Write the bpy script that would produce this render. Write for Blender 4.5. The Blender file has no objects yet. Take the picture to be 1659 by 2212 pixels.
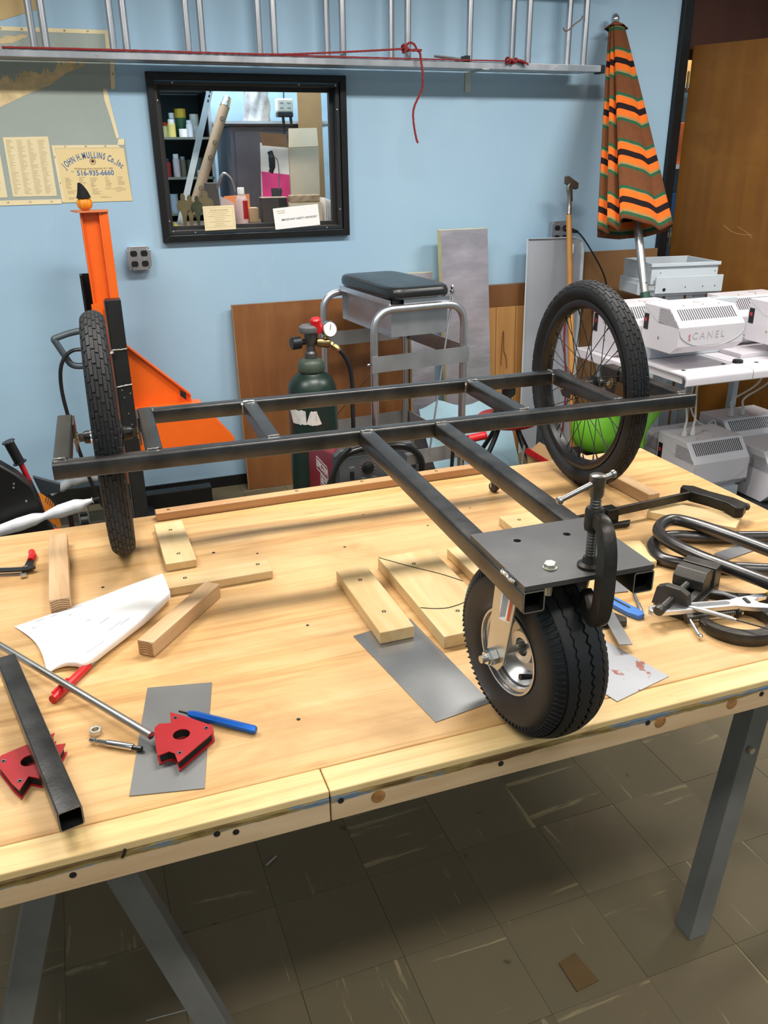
import bpy, bmesh, math, random
from mathutils import Vector, Matrix, Euler
random.seed(7)
S = bpy.context.scene
COL = S.collection
R = math.radians
V = Vector
# ------------------------------------------------------------------ camera, world, lamps, exposure
cam = bpy.data.objects.new('camera', bpy.data.cameras.new('camera')); COL.objects.link(cam); S.camera = cam
cam.data.sensor_fit = 'HORIZONTAL'; cam.data.sensor_width = 36.0; cam.data.lens = 36.0 * 1800.0 / 1659.0
cam.data.clip_start = 0.02
yaw, pit, rol = R(20.170825), R(22.916196), R(0.67636)
_f = V((math.sin(yaw) * math.cos(pit), math.cos(yaw) * math.cos(pit), -math.sin(pit)))
_r = V((math.cos(yaw), -math.sin(yaw), 0)); _d = _f.cross(_r)
_r2 = _r * math.cos(rol) + _d * math.sin(rol); _d2 = -_r * math.sin(rol) + _d * math.cos(rol)
cam.matrix_world = Matrix(((_r2.x, -_d2.x, -_f.x, 0), (_r2.y, -_d2.y, -_f.y, 0), (_r2.z, -_d2.z, -_f.z, 1.58), (0, 0, 0, 1)))
wd = bpy.data.worlds.new('world'); S.world = wd; wd.use_nodes = True
wd.node_tree.nodes['Background'].inputs[0].default_value = (1, .97, .93, 1)
wd.node_tree.nodes['Background'].inputs[1].default_value = 0.05
def lamp(x, y, z, sx, sy, power, col=(1, 0.97, 0.93), rot=(0, 0, 0), spread=R(160)):
    l = bpy.data.lights.new('ceiling_lamp', 'AREA'); l.shape = 'RECTANGLE'; l.size = sx; l.size_y = sy
    l.energy = power; l.color = col; l.spread = spread
    o = bpy.data.objects.new('ceiling_lamp', l); COL.objects.link(o); o.location = (x, y, z); o.rotation_euler = rot
LAMP = 40
for lx in (-0.9, 1.1, 3.1):
    lamp(lx, 2.3, 3.0, 1.2, 0.3, LAMP * 1.45)
    lamp(lx, -0.2, 3.0, 1.2, 0.3, LAMP * .55)
lamp(0.2, -2.2, 3.0, 1.2, 0.3, LAMP * .6); lamp(2.6, -2.2, 3.0, 1.2, 0.3, LAMP * .6)
lamp(0.9, 4.9, 2.9, 1.2, 0.5, 62, spread=R(180)); lamp(4.3, 5.0, 2.6, 0.8, 0.3, 20, (1, .9, .75), spread=R(180))
S.view_settings.view_transform = 'Standard'; S.view_settings.look = 'None'
S.view_settings.gamma = 1.0; S.view_settings.use_curve_mapping = False
S.view_settings.exposure = 0.0
try: S.cycles.use_denoising = True
except Exception: pass
# ------------------------------------------------------------------ geometry helper
class G:
    def __init__(s): s.b = bmesh.new()
    def add(s, vs, fs):
        v = [s.b.verts.new(p) for p in vs]
        for f in fs:
            try: s.b.faces.new([v[i] for i in f])
            except ValueError: pass
        return s
    def box(s, x0, x1, y0, y1, z0, z1, M=None):
        vs = [V((x, y, z)) for z in (z0, z1) for y in (y0, y1) for x in (x0, x1)]
        if M: vs = [M @ v for v in vs]
        return s.add(vs, [(0, 2, 3, 1), (4, 5, 7, 6), (0, 1, 5, 4), (2, 6, 7, 3), (0, 4, 6, 2), (1, 3, 7, 5)])
    def hexa(s, lo, hi):   # two matching rings of points
        n = len(lo)
        return s.add([V(p) for p in lo] + [V(p) for p in hi],
                     [tuple(range(n - 1, -1, -1)), tuple(range(n, 2 * n))] + [(i, (i + 1) % n, n + (i + 1) % n, n + i) for i in range(n)])
    def bar(s, p0, p1, w, h, up=(0, 0, 1)):
        p0, p1 = V(p0), V(p1); d = (p1 - p0).normalized(); u = V(up); a = d.cross(u).normalized(); u = a.cross(d)
        q = [a * (w / 2) * i + u * (h / 2) * j for i, j in ((-1, -1), (1, -1), (1, 1), (-1, 1))]
        return s.hexa([p0 + k for k in q], [p1 + k for k in q])
    def rings(s, rs, cap=True, closed=False):
        n = len(rs[0]); vs = [p for r in rs for p in r]; m = len(rs); fs = []
        for i in range(m if closed else m - 1):
            j = (i + 1) % m
            fs += [(i * n + k, i * n + (k + 1) % n, j * n + (k + 1) % n, j * n + k) for k in range(n)]
        if cap and not closed: fs += [tuple(range(n - 1, -1, -1)), tuple((m - 1) * n + k for k in range(n))]
        return s.add(vs, fs)
    def tube(s, pts, r, n=10, cap=True, closed=False, sec=None):
        pts = [V(p) for p in pts]; m = len(pts); rs = r if isinstance(r, (list, tuple)) else [r] * m
        T = []
        for i in range(m):
            a = pts[(i - 1) % m] if (closed or i > 0) else pts[i]; b = pts[(i + 1) % m] if (closed or i < m - 1) else pts[i]
            T.append((b - a).normalized())
        u = T[0].orthogonal().normalized() if sec is None or abs(T[0].z) > .99 else (V((0, 0, 1)) - T[0] * T[0].z).normalized()
        rings = []
        for i in range(m):
            if i: u = (T[i - 1].rotation_difference(T[i]) @ u)
            u = (u - T[i] * u.dot(T[i])).normalized(); w = T[i].cross(u)
            if sec: rings.append([pts[i] + (u * b + w * a) * rs[i] for a, b in sec])
            else: rings.append([pts[i] + (u * math.cos(2 * math.pi * k / n) + w * math.sin(2 * math.pi * k / n)) * rs[i] for k in range(n)])
        return s.rings(rings, cap, closed)
    def cyl(s, p0, p1, r0, r1=None, n=16): return s.tube([p0, p1], [r0, r0 if r1 is None else r1], n)
    def lathe(s, prof, o, ax=(0, 0, 1), n=24, cap=True):   # prof = [(radius, height)]
        o, ax = V(o), V(ax).normalized(); u = ax.orthogonal().normalized(); w = ax.cross(u)
        return s.rings([[o + ax * h + (u * math.cos(2 * math.pi * k / n) + w * math.sin(2 * math.pi * k / n)) * max(r, 1e-5) for k in range(n)] for r, h in prof], cap)
    def prism(s, poly, z0, z1, M=None):
        lo = [V((p[0], p[1], z0)) for p in poly]; hi = [V((p[0], p[1], z1)) for p in poly]
        if M: lo = [M @ p for p in lo]; hi = [M @ p for p in hi]
        return s.hexa(lo, hi)
    def plate(s, outer, holes, z0, z1, M=None):   # flat plate with round holes: holes = [(x, y, r)]
        g = bmesh.new(); es = []
        def loop(ps):
            v = [g.verts.new((p[0], p[1], 0)) for p in ps]
            return [g.edges.new((v[i], v[(i + 1) % len(v)])) for i in range(len(v))]
        es += loop(outer)
        for x, y, r in holes: es += loop([(x + r * math.cos(-2 * math.pi * k / 20), y + r * math.sin(-2 * math.pi * k / 20)) for k in range(20)])
        bmesh.ops.triangle_fill(g, use_beauty=True, use_dissolve=False, edges=es)
        fs = g.faces[:]
        r = bmesh.ops.extrude_face_region(g, geom=fs)
        for v in [e for e in r['geom'] if isinstance(e, bmesh.types.BMVert)]: v.co.z = z1 - z0
        me = bpy.data.meshes.new('tmp'); g.to_mesh(me); g.free()
        me.transform((M or Matrix()) @ Matrix.Translation((0, 0, z0))); s.b.from_mesh(me); bpy.data.meshes.remove(me)
        return s
    def torus(s, c, ax, R_, r, n=32, m=10, a0=0, a1=2 * math.pi):
        c, ax = V(c), V(ax).normalized(); u = ax.orthogonal().normalized(); w = ax.cross(u)
        full = abs(a1 - a0 - 2 * math.pi) < 1e-6; k = n if full else n + 1
        return s.tube([c + (u * math.cos(a0 + (a1 - a0) * i / n) + w * math.sin(a0 + (a1 - a0) * i / n)) * R_ for i in range(k)], r, m, closed=full)
    def grid(s, nx, ny, fn):
        vs = [V(fn(i / nx, j / ny)) for j in range(ny + 1) for i in range(nx + 1)]
        return s.add(vs, [(j * (nx + 1) + i, j * (nx + 1) + i + 1, (j + 1) * (nx + 1) + i + 1, (j + 1) * (nx + 1) + i) for j in range(ny) for i in range(nx)])
    def mesh(s, me): s.b.from_mesh(me); return s
    def xf(s, M): bmesh.ops.transform(s.b, matrix=M, verts=s.b.verts); return s
def spline(pts, k=8):
    P = [V(p) for p in pts]; out = []
    for i in range(len(P) - 1):
        a, b, c, d = P[max(i - 1, 0)], P[i], P[i + 1], P[min(i + 2, len(P) - 1)]
        for j in range(k):
            t = j / k
            out.append(0.5 * (2 * b + (c - a) * t + (2 * a - 5 * b + 4 * c - d) * t * t + (3 * b - a - 3 * c + d) * t ** 3))
    return out + [P[-1]]
def fillet(pts, r, k=6):
    P = [V(p) for p in pts]; out = [P[0]]
    for i in range(1, len(P) - 1):
        a = (P[i - 1] - P[i]); b = (P[i + 1] - P[i]); q = min(r, a.length * .49, b.length * .49)
        p0, p2 = P[i] + a.normalized() * q, P[i] + b.normalized() * q
        out += [p0.lerp(P[i], t).lerp(P[i].lerp(p2, t), t) for t in [j / k for j in range(k + 1)]]
    return out + [P[-1]]
def rz(a): return Matrix.Rotation(R(a), 4, 'Z')
def rx(a): return Matrix.Rotation(R(a), 4, 'X')
def ry(a): return Matrix.Rotation(R(a), 4, 'Y')
def tr(*p): return Matrix.Translation(p)
WM = {}
def finish(g, name, m, smooth=40, bevel=0, seg=2):
    bmesh.ops.recalc_face_normals(g.b, faces=g.b.faces)
    me = bpy.data.meshes.new(name); g.b.to_mesh(me); g.b.free()
    if smooth:
        me.polygons.foreach_set('use_smooth', [True] * len(me.polygons)); me.set_sharp_from_angle(angle=R(smooth))
    me.materials.append(m); o = bpy.data.objects.new(name, me); COL.objects.link(o)
    if bevel:
        b = o.modifiers.new('bevel', 'BEVEL'); b.width = bevel; b.segments = seg; b.limit_method = 'ANGLE'; b.angle_limit = R(40); b.harden_normals = False
    return o
def tag(o, label=None, cat=None, group=None, kind=None):
    if label: o['label'] = label
    if cat: o['category'] = cat
    if group: o['group'] = group
    if kind: o['kind'] = kind
    return o
def thing(name, label, cat, loc=(0, 0, 0), group=None, rot=0):
    o = bpy.data.objects.new(name, None); COL.objects.link(o); o.empty_display_size = .05
    o.location = loc; o.rotation_euler = (0, 0, R(rot)); WM[o.name] = tr(*loc) @ rz(rot)
    return tag(o, label, cat, group)
def part(name, g, m, parent, label=None, smooth=40, bevel=0, kind=None, local=False, seg=2):
    o = None
    if not local: g.xf(WM[parent.name].inverted())
    o = finish(g, name, m, smooth, bevel, seg); o.parent = parent; WM[o.name] = WM[parent.name]
    return tag(o, label, None, None, kind)
def hub(name, parent):   # an empty part that only gathers sub-parts
    o = bpy.data.objects.new(name, None); COL.objects.link(o); o.parent = parent; o.empty_display_size = .03; WM[o.name] = WM[parent.name]
    return o
def one(name, g, m, label=None, cat=None, group=None, kind=None, smooth=40, bevel=0, seg=2):
    vs = [v.co for v in g.b.verts]
    lo = V([min(v[i] for v in vs) for i in range(3)]); hi = V([max(v[i] for v in vs) for i in range(3)])
    c = V(((lo.x + hi.x) / 2, (lo.y + hi.y) / 2, lo.z)); g.xf(Matrix.Translation(-c))
    o = finish(g, name, m, smooth, bevel, seg); o.location = c; WM[o.name] = Matrix.Translation(c)
    return tag(o, label, cat, group, kind)
def struct(name, g, m, **k): return one(name, g, m, kind='structure', **k)
_txt = {}
def text(g, s, M, size, font_bold=False, align='CENTER', ext=0.0004, space=1.0, squash=1.0):
    c = bpy.data.curves.new('t', 'FONT'); c.body = s; c.size = size; c.align_x = align; c.align_y = 'CENTER'; c.extrude = ext; c.space_character = space
    c.resolution_u = 3
    if font_bold: c.offset = size * 0.018
    o = bpy.data.objects.new('t', c); me = bpy.data.meshes.new_from_object(o)
    me.transform(M @ Matrix.Diagonal((squash, 1, 1, 1))); g.b.from_mesh(me)
    bpy.data.objects.remove(o); bpy.data.curves.remove(c); bpy.data.meshes.remove(me); return g
# ------------------------------------------------------------------ materials
def lin(c):
    if isinstance(c, str):
        c = tuple(int(c[i:i + 2], 16) / 255 for i in (0, 2, 4))
        c = tuple(x / 12.92 if x <= .04045 else ((x + .055) / 1.055) ** 2.4 for x in c)
    return tuple(c) + (1,)
MC = {}
class NT:
    def __init__(s, name):
        s.m = bpy.data.materials.new(name); s.m.use_nodes = True; s.t = s.m.node_tree; s.n = s.t.nodes; s.p = s.n['Principled BSDF']
    def node(s, ty, **k):
        n = s.n.new(ty)
        for a, b in k.items():
            if isinstance(a, str) and hasattr(n, a): setattr(n, a, b)
        return n
    def link(s, a, b): s.t.links.new(a, b)
    def coord(s, scale=(1, 1, 1), rnd=False, out='Object', rot=(0, 0, 0)):
        c = s.node('ShaderNodeTexCoord'); mp = s.node('ShaderNodeMapping'); mp.inputs['Scale'].default_value = scale; mp.inputs['Rotation'].default_value = rot
        s.link(c.outputs[out], mp.inputs['Vector'])
        if rnd:
            i = s.node('ShaderNodeObjectInfo'); mu = s.node('ShaderNodeVectorMath', operation='SCALE'); mu.inputs[0].default_value = (37, 91, 53)
            s.link(i.outputs['Random'], mu.inputs['Scale']); s.link(mu.outputs[0], mp.inputs['Location'])
        return mp.outputs[0]
    def noise(s, vec, scale, detail=3, rough=.5, dist=0):
        n = s.node('ShaderNodeTexNoise'); n.inputs['Scale'].default_value = scale; n.inputs['Detail'].default_value = detail
        n.inputs['Roughness'].default_value = rough; n.inputs['Distortion'].default_value = dist
        s.link(vec, n.inputs['Vector']); return n.outputs['Fac']
    def ramp(s, fac, stops):
        r = s.node('ShaderNodeValToRGB'); e = r.color_ramp.elements
        while len(e) < len(stops): e.new(.5)
        for k, (p, c) in enumerate(stops):
            e[k].position = p; e[k].color = lin(c) if not isinstance(c, (int, float)) else (c, c, c, 1)
        s.link(fac, r.inputs[0]); return r.outputs[0]
    def mix(s, fac, a, b, mode='MIX'):
        m = s.node('ShaderNodeMix', data_type='RGBA'); m.blend_type = mode
        for i, x in ((0, fac), (6, a), (7, b)):
            if hasattr(x, 'is_output'): s.link(x, m.inputs[i])
            else: m.inputs[i].default_value = x if i == 0 else lin(x)
        return m.outputs[2]
    def bump(s, h, strength=.3, dist=.002):
        b = s.node('ShaderNodeBump'); b.inputs['Strength'].default_value = strength; b.inputs['Distance'].default_value = dist
        s.link(h, b.inputs['Height']); s.link(b.outputs[0], s.p.inputs['Normal'])
    def set(s, rough=.5, metal=0, col=None, spec=.5, coat=0):
        s.p.inputs['Roughness'].default_value = rough; s.p.inputs['Metallic'].default_value = metal
        s.p.inputs['Specular IOR Level'].default_value = spec; s.p.inputs['Coat Weight'].default_value = coat
        if col is not None:
            if hasattr(col, 'is_output'): s.link(col, s.p.inputs['Base Color'])
            else: s.p.inputs['Base Color'].default_value = lin(col)
        return s.m
def mat(name, col, rough=.5, metal=0, var=.12, scale=9, bump=0, bscale=120, spec=.5, coat=0, stretch=(1, 1, 1)):
    if name in MC: return MC[name]
    t = NT(name); v = t.coord(stretch, True); n = t.noise(v, scale, 4, .6)
    c = lin(col)[:3]
    a = tuple(max(0, x * (1 - var)) for x in c); b = tuple(min(1, x * (1 + var)) for x in c)
    t.set(rough, metal, t.ramp(n, [(.3, a), (.7, b)]), spec, coat)
    rr = t.node('ShaderNodeMapRange'); rr.inputs['To Min'].default_value = max(.03, rough - .08); rr.inputs['To Max'].default_value = min(1, rough + .08)
    t.link(n, rr.inputs[0]); t.link(rr.outputs[0], t.p.inputs['Roughness'])
    if bump: t.bump(t.noise(v, bscale, 3), bump, .002)
    MC[name] = t.m; return t.m
def wood(name, light, dark, grain=(1.5, 28, 28), rough=.45, stain=None, ring=None, knots=True, spec=.4):
    if name in MC: return MC[name]
    t = NT(name); v = t.coord(grain, True); n1 = t.noise(v, 1.6, 5, .6, .6); v2 = t.coord((1, 3, 3), True); n2 = t.noise(v2, 1.8, 3, .5)
    c = t.ramp(n1, [(.35, light), (.62, dark)])
    c = t.mix(.45, c, t.ramp(n2, [(.3, light), (.75, dark)]))
    if stain:
        v3 = t.coord((1.2, 2.2, 2), True); n3 = t.noise(v3, 2.1, 4, .65)
        c = t.mix(t.ramp(n3, [(.56, 0.0), (.78, .55)]), c, stain)
    t.set(rough, 0, c, spec)
    t.bump(n1, .06, .001); MC[name] = t.m; return t.m
# ------------------------------------------------------------------ shared materials
steel = mat('mill_steel', (.082, .080, .077), .31, .85, .35, 14, .1, 200)
steel_pale = mat('sheet_steel', (.26, .265, .27), .36, .9, .12, 5, .03, 200)  # paler steel for jaw faces and the wrench panel
cut_highlight = mat('cut_steel_highlight', (.45, .45, .46), .3, 1, .2)  # pale steel that paints the highlight on cut tube ends
weld = mat('weld_bead', (.5, .49, .47), .32, 1, .3, 40, .6, 160)
alu = mat('aluminium', (.62, .62, .64), .33, 1, .1, 12, .05, 60, stretch=(1, 1, .2))
alu_flat = mat('aluminium_sheet', (.5, .5, .52), .4, .9, .15, 6)
chrome = mat('chrome', (.62, .63, .65), .2, 1, .08)
zinc = mat('zinc_plate', (.6, .58, .5), .38, .85, .12, 8)
iron = mat('cast_iron', (.055, .05, .043), .4, .75, .3, 20, .25, 120)
black = mat('black_plastic', (.008, .008, .009), .4, 0, .2)
blackpaint = mat('black_paint', (.0065, .0065, .007), .42, 0, .2, 10, .05, spec=.35)
rubber = mat('tire_rubber', (.0095, .010, .011), .62, 0, .25, 20, .1, 90, spec=.35)
rubber_cart = mat('cart_rubber', (.009, .009, .01), .5, 0, .25, 16, .05, 90, spec=.45)
orange = mat('orange_paint', 'ee6516', .4, 0, .06, 5)
red = mat('red_paint', 'a01018', .38, 0, .12, 8)
redp = mat('red_plastic', 'c4161c', .35, 0, .08)
white = mat('white_enamel', 'd9d4d8', .38, 0, .03, 5)
whitegrey = mat('pale_grey_enamel', 'c3cbd0', .42, 0, .05, 5)
bluegrey = mat('blue_grey_paint', '6f6e69', .45, .1, .18, 8)
cardm = mat('kraft_cardboard', 'b08d62', .8, 0, .08, 6)
paper = mat('cream_paper', 'ead9ae', .75, 0, .05, 4)
whitep = mat('white_paper', 'f3f1ee', .7, 0, .02, 4)
ink = mat('printing_ink', '2b2b2b', .7, 0, .1)
inkb = mat('blue_ink', '476f9f', .7, 0, .25, 90)
inkf = mat('faded_ink', 'c0ad84', .8, 0, .2, 60)
inkr = mat('brown_ink', '7a4a28', .7, 0, .1)
brass = mat('brass', (.34, .25, .11), .38, 1, .15)
hole = mat('dark_hole', (.006, .005, .004), .8, 0, .1)
pine = wood('pine_block', 'dcc394', 'c5a26c', (2, 16, 16), stain='b79762')
pine2 = wood('pine_stick', 'd2b18a', 'b08a5e', (2.2, 30, 22), stain='c9a070')
pine_red = wood('fir_strip', 'c79d70', 'a8794e', (1.5, 40, 40), stain='7b5a38')
apronw = wood('maple_apron', 'd8b383', 'c99f68', (1.2, 14, 14), stain='b48a58')
ply = wood('brown_plywood', '8a5c33', '77492a', (9, 1, 1.0), rough=.4, stain='96683c')
ply2 = wood('tan_panel', '7a5230', '67411f', (6, 1, 1), rough=.5)
veneer = wood('light_veneer', 'b98a55', 'a4733d', (14, 1, .8), rough=.5)
doorw = wood('door_veneer', '7f541f', '6a4315', (9, 9, .7), rough=.42, stain='8c6226')
transw = wood('transom_veneer', '4a2412', '3b1a0c', (9, 9, .8), rough=.45)
def table_mat(name, c1, c2, c3, st, seed):
    t = NT(name); v = t.coord((1.1, 22, 22)); v2 = t.coord((1, 2.2, 2)); vb = t.coord((.25, 8.5, 1)); vs = t.coord((1.4, 2.4, 2))
    n = t.noise(v, 1.7, 6, .65, .8); nb = t.noise(vb, 1.0, 1, .3)
    c = t.ramp(n, [(.3, c1), (.5, c2), (.68, c3)])
    c = t.mix(t.ramp(nb, [(.4, 0.0), (.6, .5)]), c, c1)
    ns = t.noise(vs, 2.3, 5, .6, .4)
    c = t.mix(t.ramp(ns, [(.48, 0.0), (.70, .75)]), c, st)
    nd = t.noise(t.coord((5, 9, 2)), 2.0, 5, .7); c = t.mix(t.ramp(nd, [(.66, 0.0), (.8, .55)]), c, '8a6a3e')
    fine = t.noise(t.coord((4, 120, 20)), 1.5, 3, .7); c = t.mix(t.ramp(fine, [(.55, 0.0), (.75, .3)]), c, 'a06f34')
    t.set(.34, 0, c, .45); t.bump(n, .05, .001)
    return t.m
tablew = table_mat('bench_top_wood', 'dab583', 'cba169', 'ac8050', 'ab8352', 1)
stripw = table_mat('bench_edge_wood', 'e0c590', 'd7b87e', 'c39b66', 'cba672', 2)
def apron_mat():
    t = NT('apron_worn'); v = t.coord((1.2, 16, 16), True); n = t.noise(v, 1.6, 5, .6, .7)
    c = t.ramp(n, [(.35, 'd2b692'), (.6, 'c3a47c'), (.72, 'ae8e66')])
    sx = t.node('ShaderNodeSeparateXYZ'); t.link(t.coord(), sx.inputs[0])
    wob = t.noise(t.coord((9, 9, 9), True), 1.0, 4, .6)
    ad = t.node('ShaderNodeMath', operation='MULTIPLY_ADD'); t.link(wob, ad.inputs[0]); ad.inputs[1].default_value = .016; t.link(sx.outputs[2], ad.inputs[2])
    band = t.ramp(t.noise(t.coord((4, 4, 30), True), 1.2, 4, .7), [(.40, '5b4425'), (.50, '8f7a45'), (.56, '4d7190'), (.66, 'a98748')])
    mr = t.node('ShaderNodeMapRange'); mr.inputs[1].default_value = .0385; mr.inputs[2].default_value = .0405; t.link(ad.outputs[0], mr.inputs[0])
    c = t.mix(mr.outputs[0], c, band); t.set(.5, 0, c, .35); return t.m
apron_worn = apron_mat()
def wall_mat():
    t = NT('blue_wall_paint'); n = t.noise(t.coord((1, 1, 1)), 1.3, 3, .5); m = t.noise(t.coord((3, 3, 1.4)), 2.2, 6, .65, .3); sm = t.noise(t.coord((6, 6, 2)), 1.4, 4, .75)
    c = t.ramp(n, [(.35, '9fbfd5'), (.65, 'a8c6da')])
    c = t.mix(t.ramp(m, [(.62, 0.0), (.8, .35)]), c, 'bccfd9'); c = t.mix(t.ramp(sm, [(.69, 0.0), (.82, .4)]), c, '8299a8')
    t.set(.55, 0, c, .3); t.bump(t.noise(t.coord((1, 1, 1)), 60, 4), .12, .002); return t.m
wallm = wall_mat()
def tile_mat(name, along_x):
    st = (2.2, 26, 8) if along_x else (26, 2.2, 8)
    t = NT(name); n = t.noise(t.coord(st, True), 1.0, 5, .65, .5); m = t.noise(t.coord((3, 3, 3), True), 1.6, 4, .6); g = t.noise(t.coord((1, 1, 1), True), 9, 5, .6)
    oi = t.node('ShaderNodeObjectInfo')
    base = t.mix(oi.outputs['Random'], '716650', '675d47')
    base = t.mix(t.ramp(m, [(.5, 0.0), (.75, .35)]), base, '5f6350')
    c = t.mix(t.ramp(g, [(.4, 0.0), (.7, .25)]), base, '655b49')
    c = t.mix(t.ramp(n, [(.62, 0.0), (.67, .55)]), c, 'a99a74')
    dk = t.noise(t.coord((9, 9, 3), True), 1.5, 2, .5); c = t.mix(t.ramp(dk, [(.74, 0.0), (.78, .7)]), c, '3a352c')
    t.set(.68, 0, c, .2); t.bump(g, .15, .001); return t.m
tile_x, tile_y = tile_mat('tile_streaks_x', True), tile_mat('tile_streaks_y', False)
# ------------------------------------------------------------------ the room
YW = 4.157
XL, XR, YF, ZC = -2.6, 4.9, -3.4, 3.06
fl = struct('floor', G().box(XL, XR + 1.6, YF, 6.0, -.1, -.006), mat('floor_bed', '4a4338', .8))
TX, TY, TS = .243, 1.190, .2286
tm = {}
for along, m in ((0, tile_x), (1, tile_y)):
    g = G().box(.0004, TS - .0004, .0004, TS - .0004, -.006, 0)
    o = finish(g, 'tile', m, 0); tm[along] = o.data; bpy.data.objects.remove(o)
near = set(); rest = G()
for i in range(-5, 11):
    for j in range(-4, 6):
        near.add((i, j)); o = bpy.data.objects.new('tile', tm[(i + j) % 2]); COL.objects.link(o); o.parent = fl
        o.location = V((TX + i * TS, TY + j * TS, random.uniform(-.0004, .0004))) - fl.location; o.rotation_euler = (0, 0, random.uniform(-.002, .002))
for i in range(-13, 20):
    for j in range(-21, 14):
        if (i, j) not in near and TX + i * TS > XL - .2 and TY + j * TS < YW - .2:
            x, y = TX + i * TS, TY + j * TS; rest.box(x + .0008, x + TS - .0008, y + .0008, y + TS - .0008, -.006, 0)
WM[fl.name] = Matrix.Translation(fl.location)
part('tile', rest, tile_x, fl, kind='stuff', smooth=0)
def boxes(*bs):
    g = G()
    for b in bs: g.box(*b)
    return g
WT = .11
wx0, wx1, wz0, wz1 = .478, 1.322, 1.272, 1.905   # window opening
struct('wall_back', boxes((XL, wx0, YW, YW + WT, 0, ZC), (wx1, 3.268, YW, YW + WT, 0, ZC), (wx0, wx1, YW, YW + WT, 0, wz0), (wx0, wx1, YW, YW + WT, wz1, ZC), (4.33, XR, YW, YW + WT, 0, ZC)), wallm, smooth=0)
struct('wall_left', G().box(XL - .1, XL, YF, YW + WT, 0, ZC), wallm, smooth=0)
struct('wall_right', G().box(XR, XR + .1, YF, YW + WT, 0, ZC), wallm, smooth=0)
struct('wall_front', G().box(XL, XR, YF - .1, YF, 0, ZC), wallm, smooth=0)
struct('ceiling', G().box(XL, XR + 1.7, YF, 6.0, ZC, ZC + .1), mat('ceiling_tile', 'd9d7cf', .8), smooth=0)
struct('wall_far', boxes((-.6, 6.5, 5.75, 5.85, 0, ZC), (-.6, -.5, YW + WT, 5.75, 0, ZC), (6.4, 6.5, YW + WT, 5.75, 0, ZC)), mat('far_wall_paint', '8fb4cf', .6), smooth=0)
struct('wall_partition', G().box(2.6, 2.7, YW + WT, 5.75, 0, ZC), mat('cream_wall', 'd8b67c', .6), smooth=0)
struct('baseboard_back', boxes((XL, 3.2, YW - .012, YW - .001, 0, .055)), black, smooth=0)
struct('trim_1', boxes((3.209, 3.268, YW - .03, YW + WT, 0, ZC - .001)), blackpaint, smooth=0, bevel=.003)
struct('trim_2', boxes((3.269, 4.33, YW + .025, YW + .065, 2.06, ZC - .001)), transw, smooth=0)
# window: mitred black frame, lining, stops, glass
wn = thing('window_1', None, None, (.9, YW, 1.237)); wn['kind'] = 'structure'
ox0, ox1, oz0, oz1 = .449, 1.354, 1.237, 1.941
def mitre(x0, x1, z0, z1, w, y0, y1):
    a = [(x0, z0), (x1, z0), (x1, z1), (x0, z1)]; b = [(x0 + w, z0 + w), (x1 - w, z0 + w), (x1 - w, z1 - w), (x0 + w, z1 - w)]
    return [G().hexa([(p[0], y0, p[1]) for p in q], [(p[0], y1, p[1]) for p in q]) for q in ([a[i], a[(i + 1) % 4], b[(i + 1) % 4], b[i]] for i in range(4))]
for g in mitre(ox0, ox1, oz0, oz1, .030, YW - .03, YW - .001): part('frame_rail', g, blackpaint, wn, smooth=0, bevel=.002)
for g in mitre(wx0 + .001, wx1 - .001, wz0 + .001, wz1 - .001, .012, YW - .016, YW + .135): part('window_lining', g, mat('dark_lining', (.02, .019, .018), .5), wn, smooth=0)
for g in mitre(wx0 + .013, wx1 - .013, wz0 + .013, wz1 - .013, .018, YW + .045, YW + .062): part('glass_stop', g, mat('dark_lining', (.02, .019, .018), .5), wn, smooth=0)
gl = NT('window_glass'); gl.set(.02, 0, (.93, .97, .97)); gl.p.inputs['Transmission Weight'].default_value = 1; gl.p.inputs['IOR'].default_value = 1.01; gl.p.inputs['Alpha'].default_value = .16
part('glass_pane', G().box(wx0 + .013, wx1 - .013, YW + .050, YW + .054, wz0 + .013, wz1 - .013), gl.m, wn, smooth=0)
for x, z in ((.56, 1.9), (1.13, 1.9), (1.305, 1.9), (.49, 1.83), (1.31, 1.8), (.487, 1.33), (1.31, 1.36), (.5, 1.285), (.6, 1.277), (1.24, 1.277)):
    part('screw', G().cyl((x, YW - .019, z), (x, YW - .0155, z), .0035, n=8), zinc, wn)
# wooden door leaf swung into the room, hinged at the black jamb
dr = thing('door_1', None, None, (3.309, 4.150, .01), rot=-66.7); dr['kind'] = 'structure'
part('door_leaf', G().box(0, .98, 0, .042, .01, 2.11), doorw, dr, local=True, smooth=0, bevel=.002)
part('edge_band', G().box(-.0005, .0, .0, .042, .01, 2.11), mat('door_edge', '5d3a1c', .5), dr, local=True, smooth=0)
for z in (.3, 1.1, 1.9): part('hinge', G().cyl((-.008, -.004, z), (-.008, -.004, z + .09), .006, n=10), brass, dr, local=True)
part('scratch', G().tube(spline([(.30, -.0004, 1.22), (.36, -.0004, 1.185), (.43, -.0004, 1.175), (.47, -.0004, 1.18)], 5), .0008, 5), mat('scratched_wood', 'c79a62', .6), dr, local=True)
part('scratch', G().tube(spline([(.38, -.0004, 1.215), (.44, -.0004, 1.185), (.47, -.0004, 1.16)], 5), .0006, 5), MC['scratched_wood'], dr, local=True)
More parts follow.
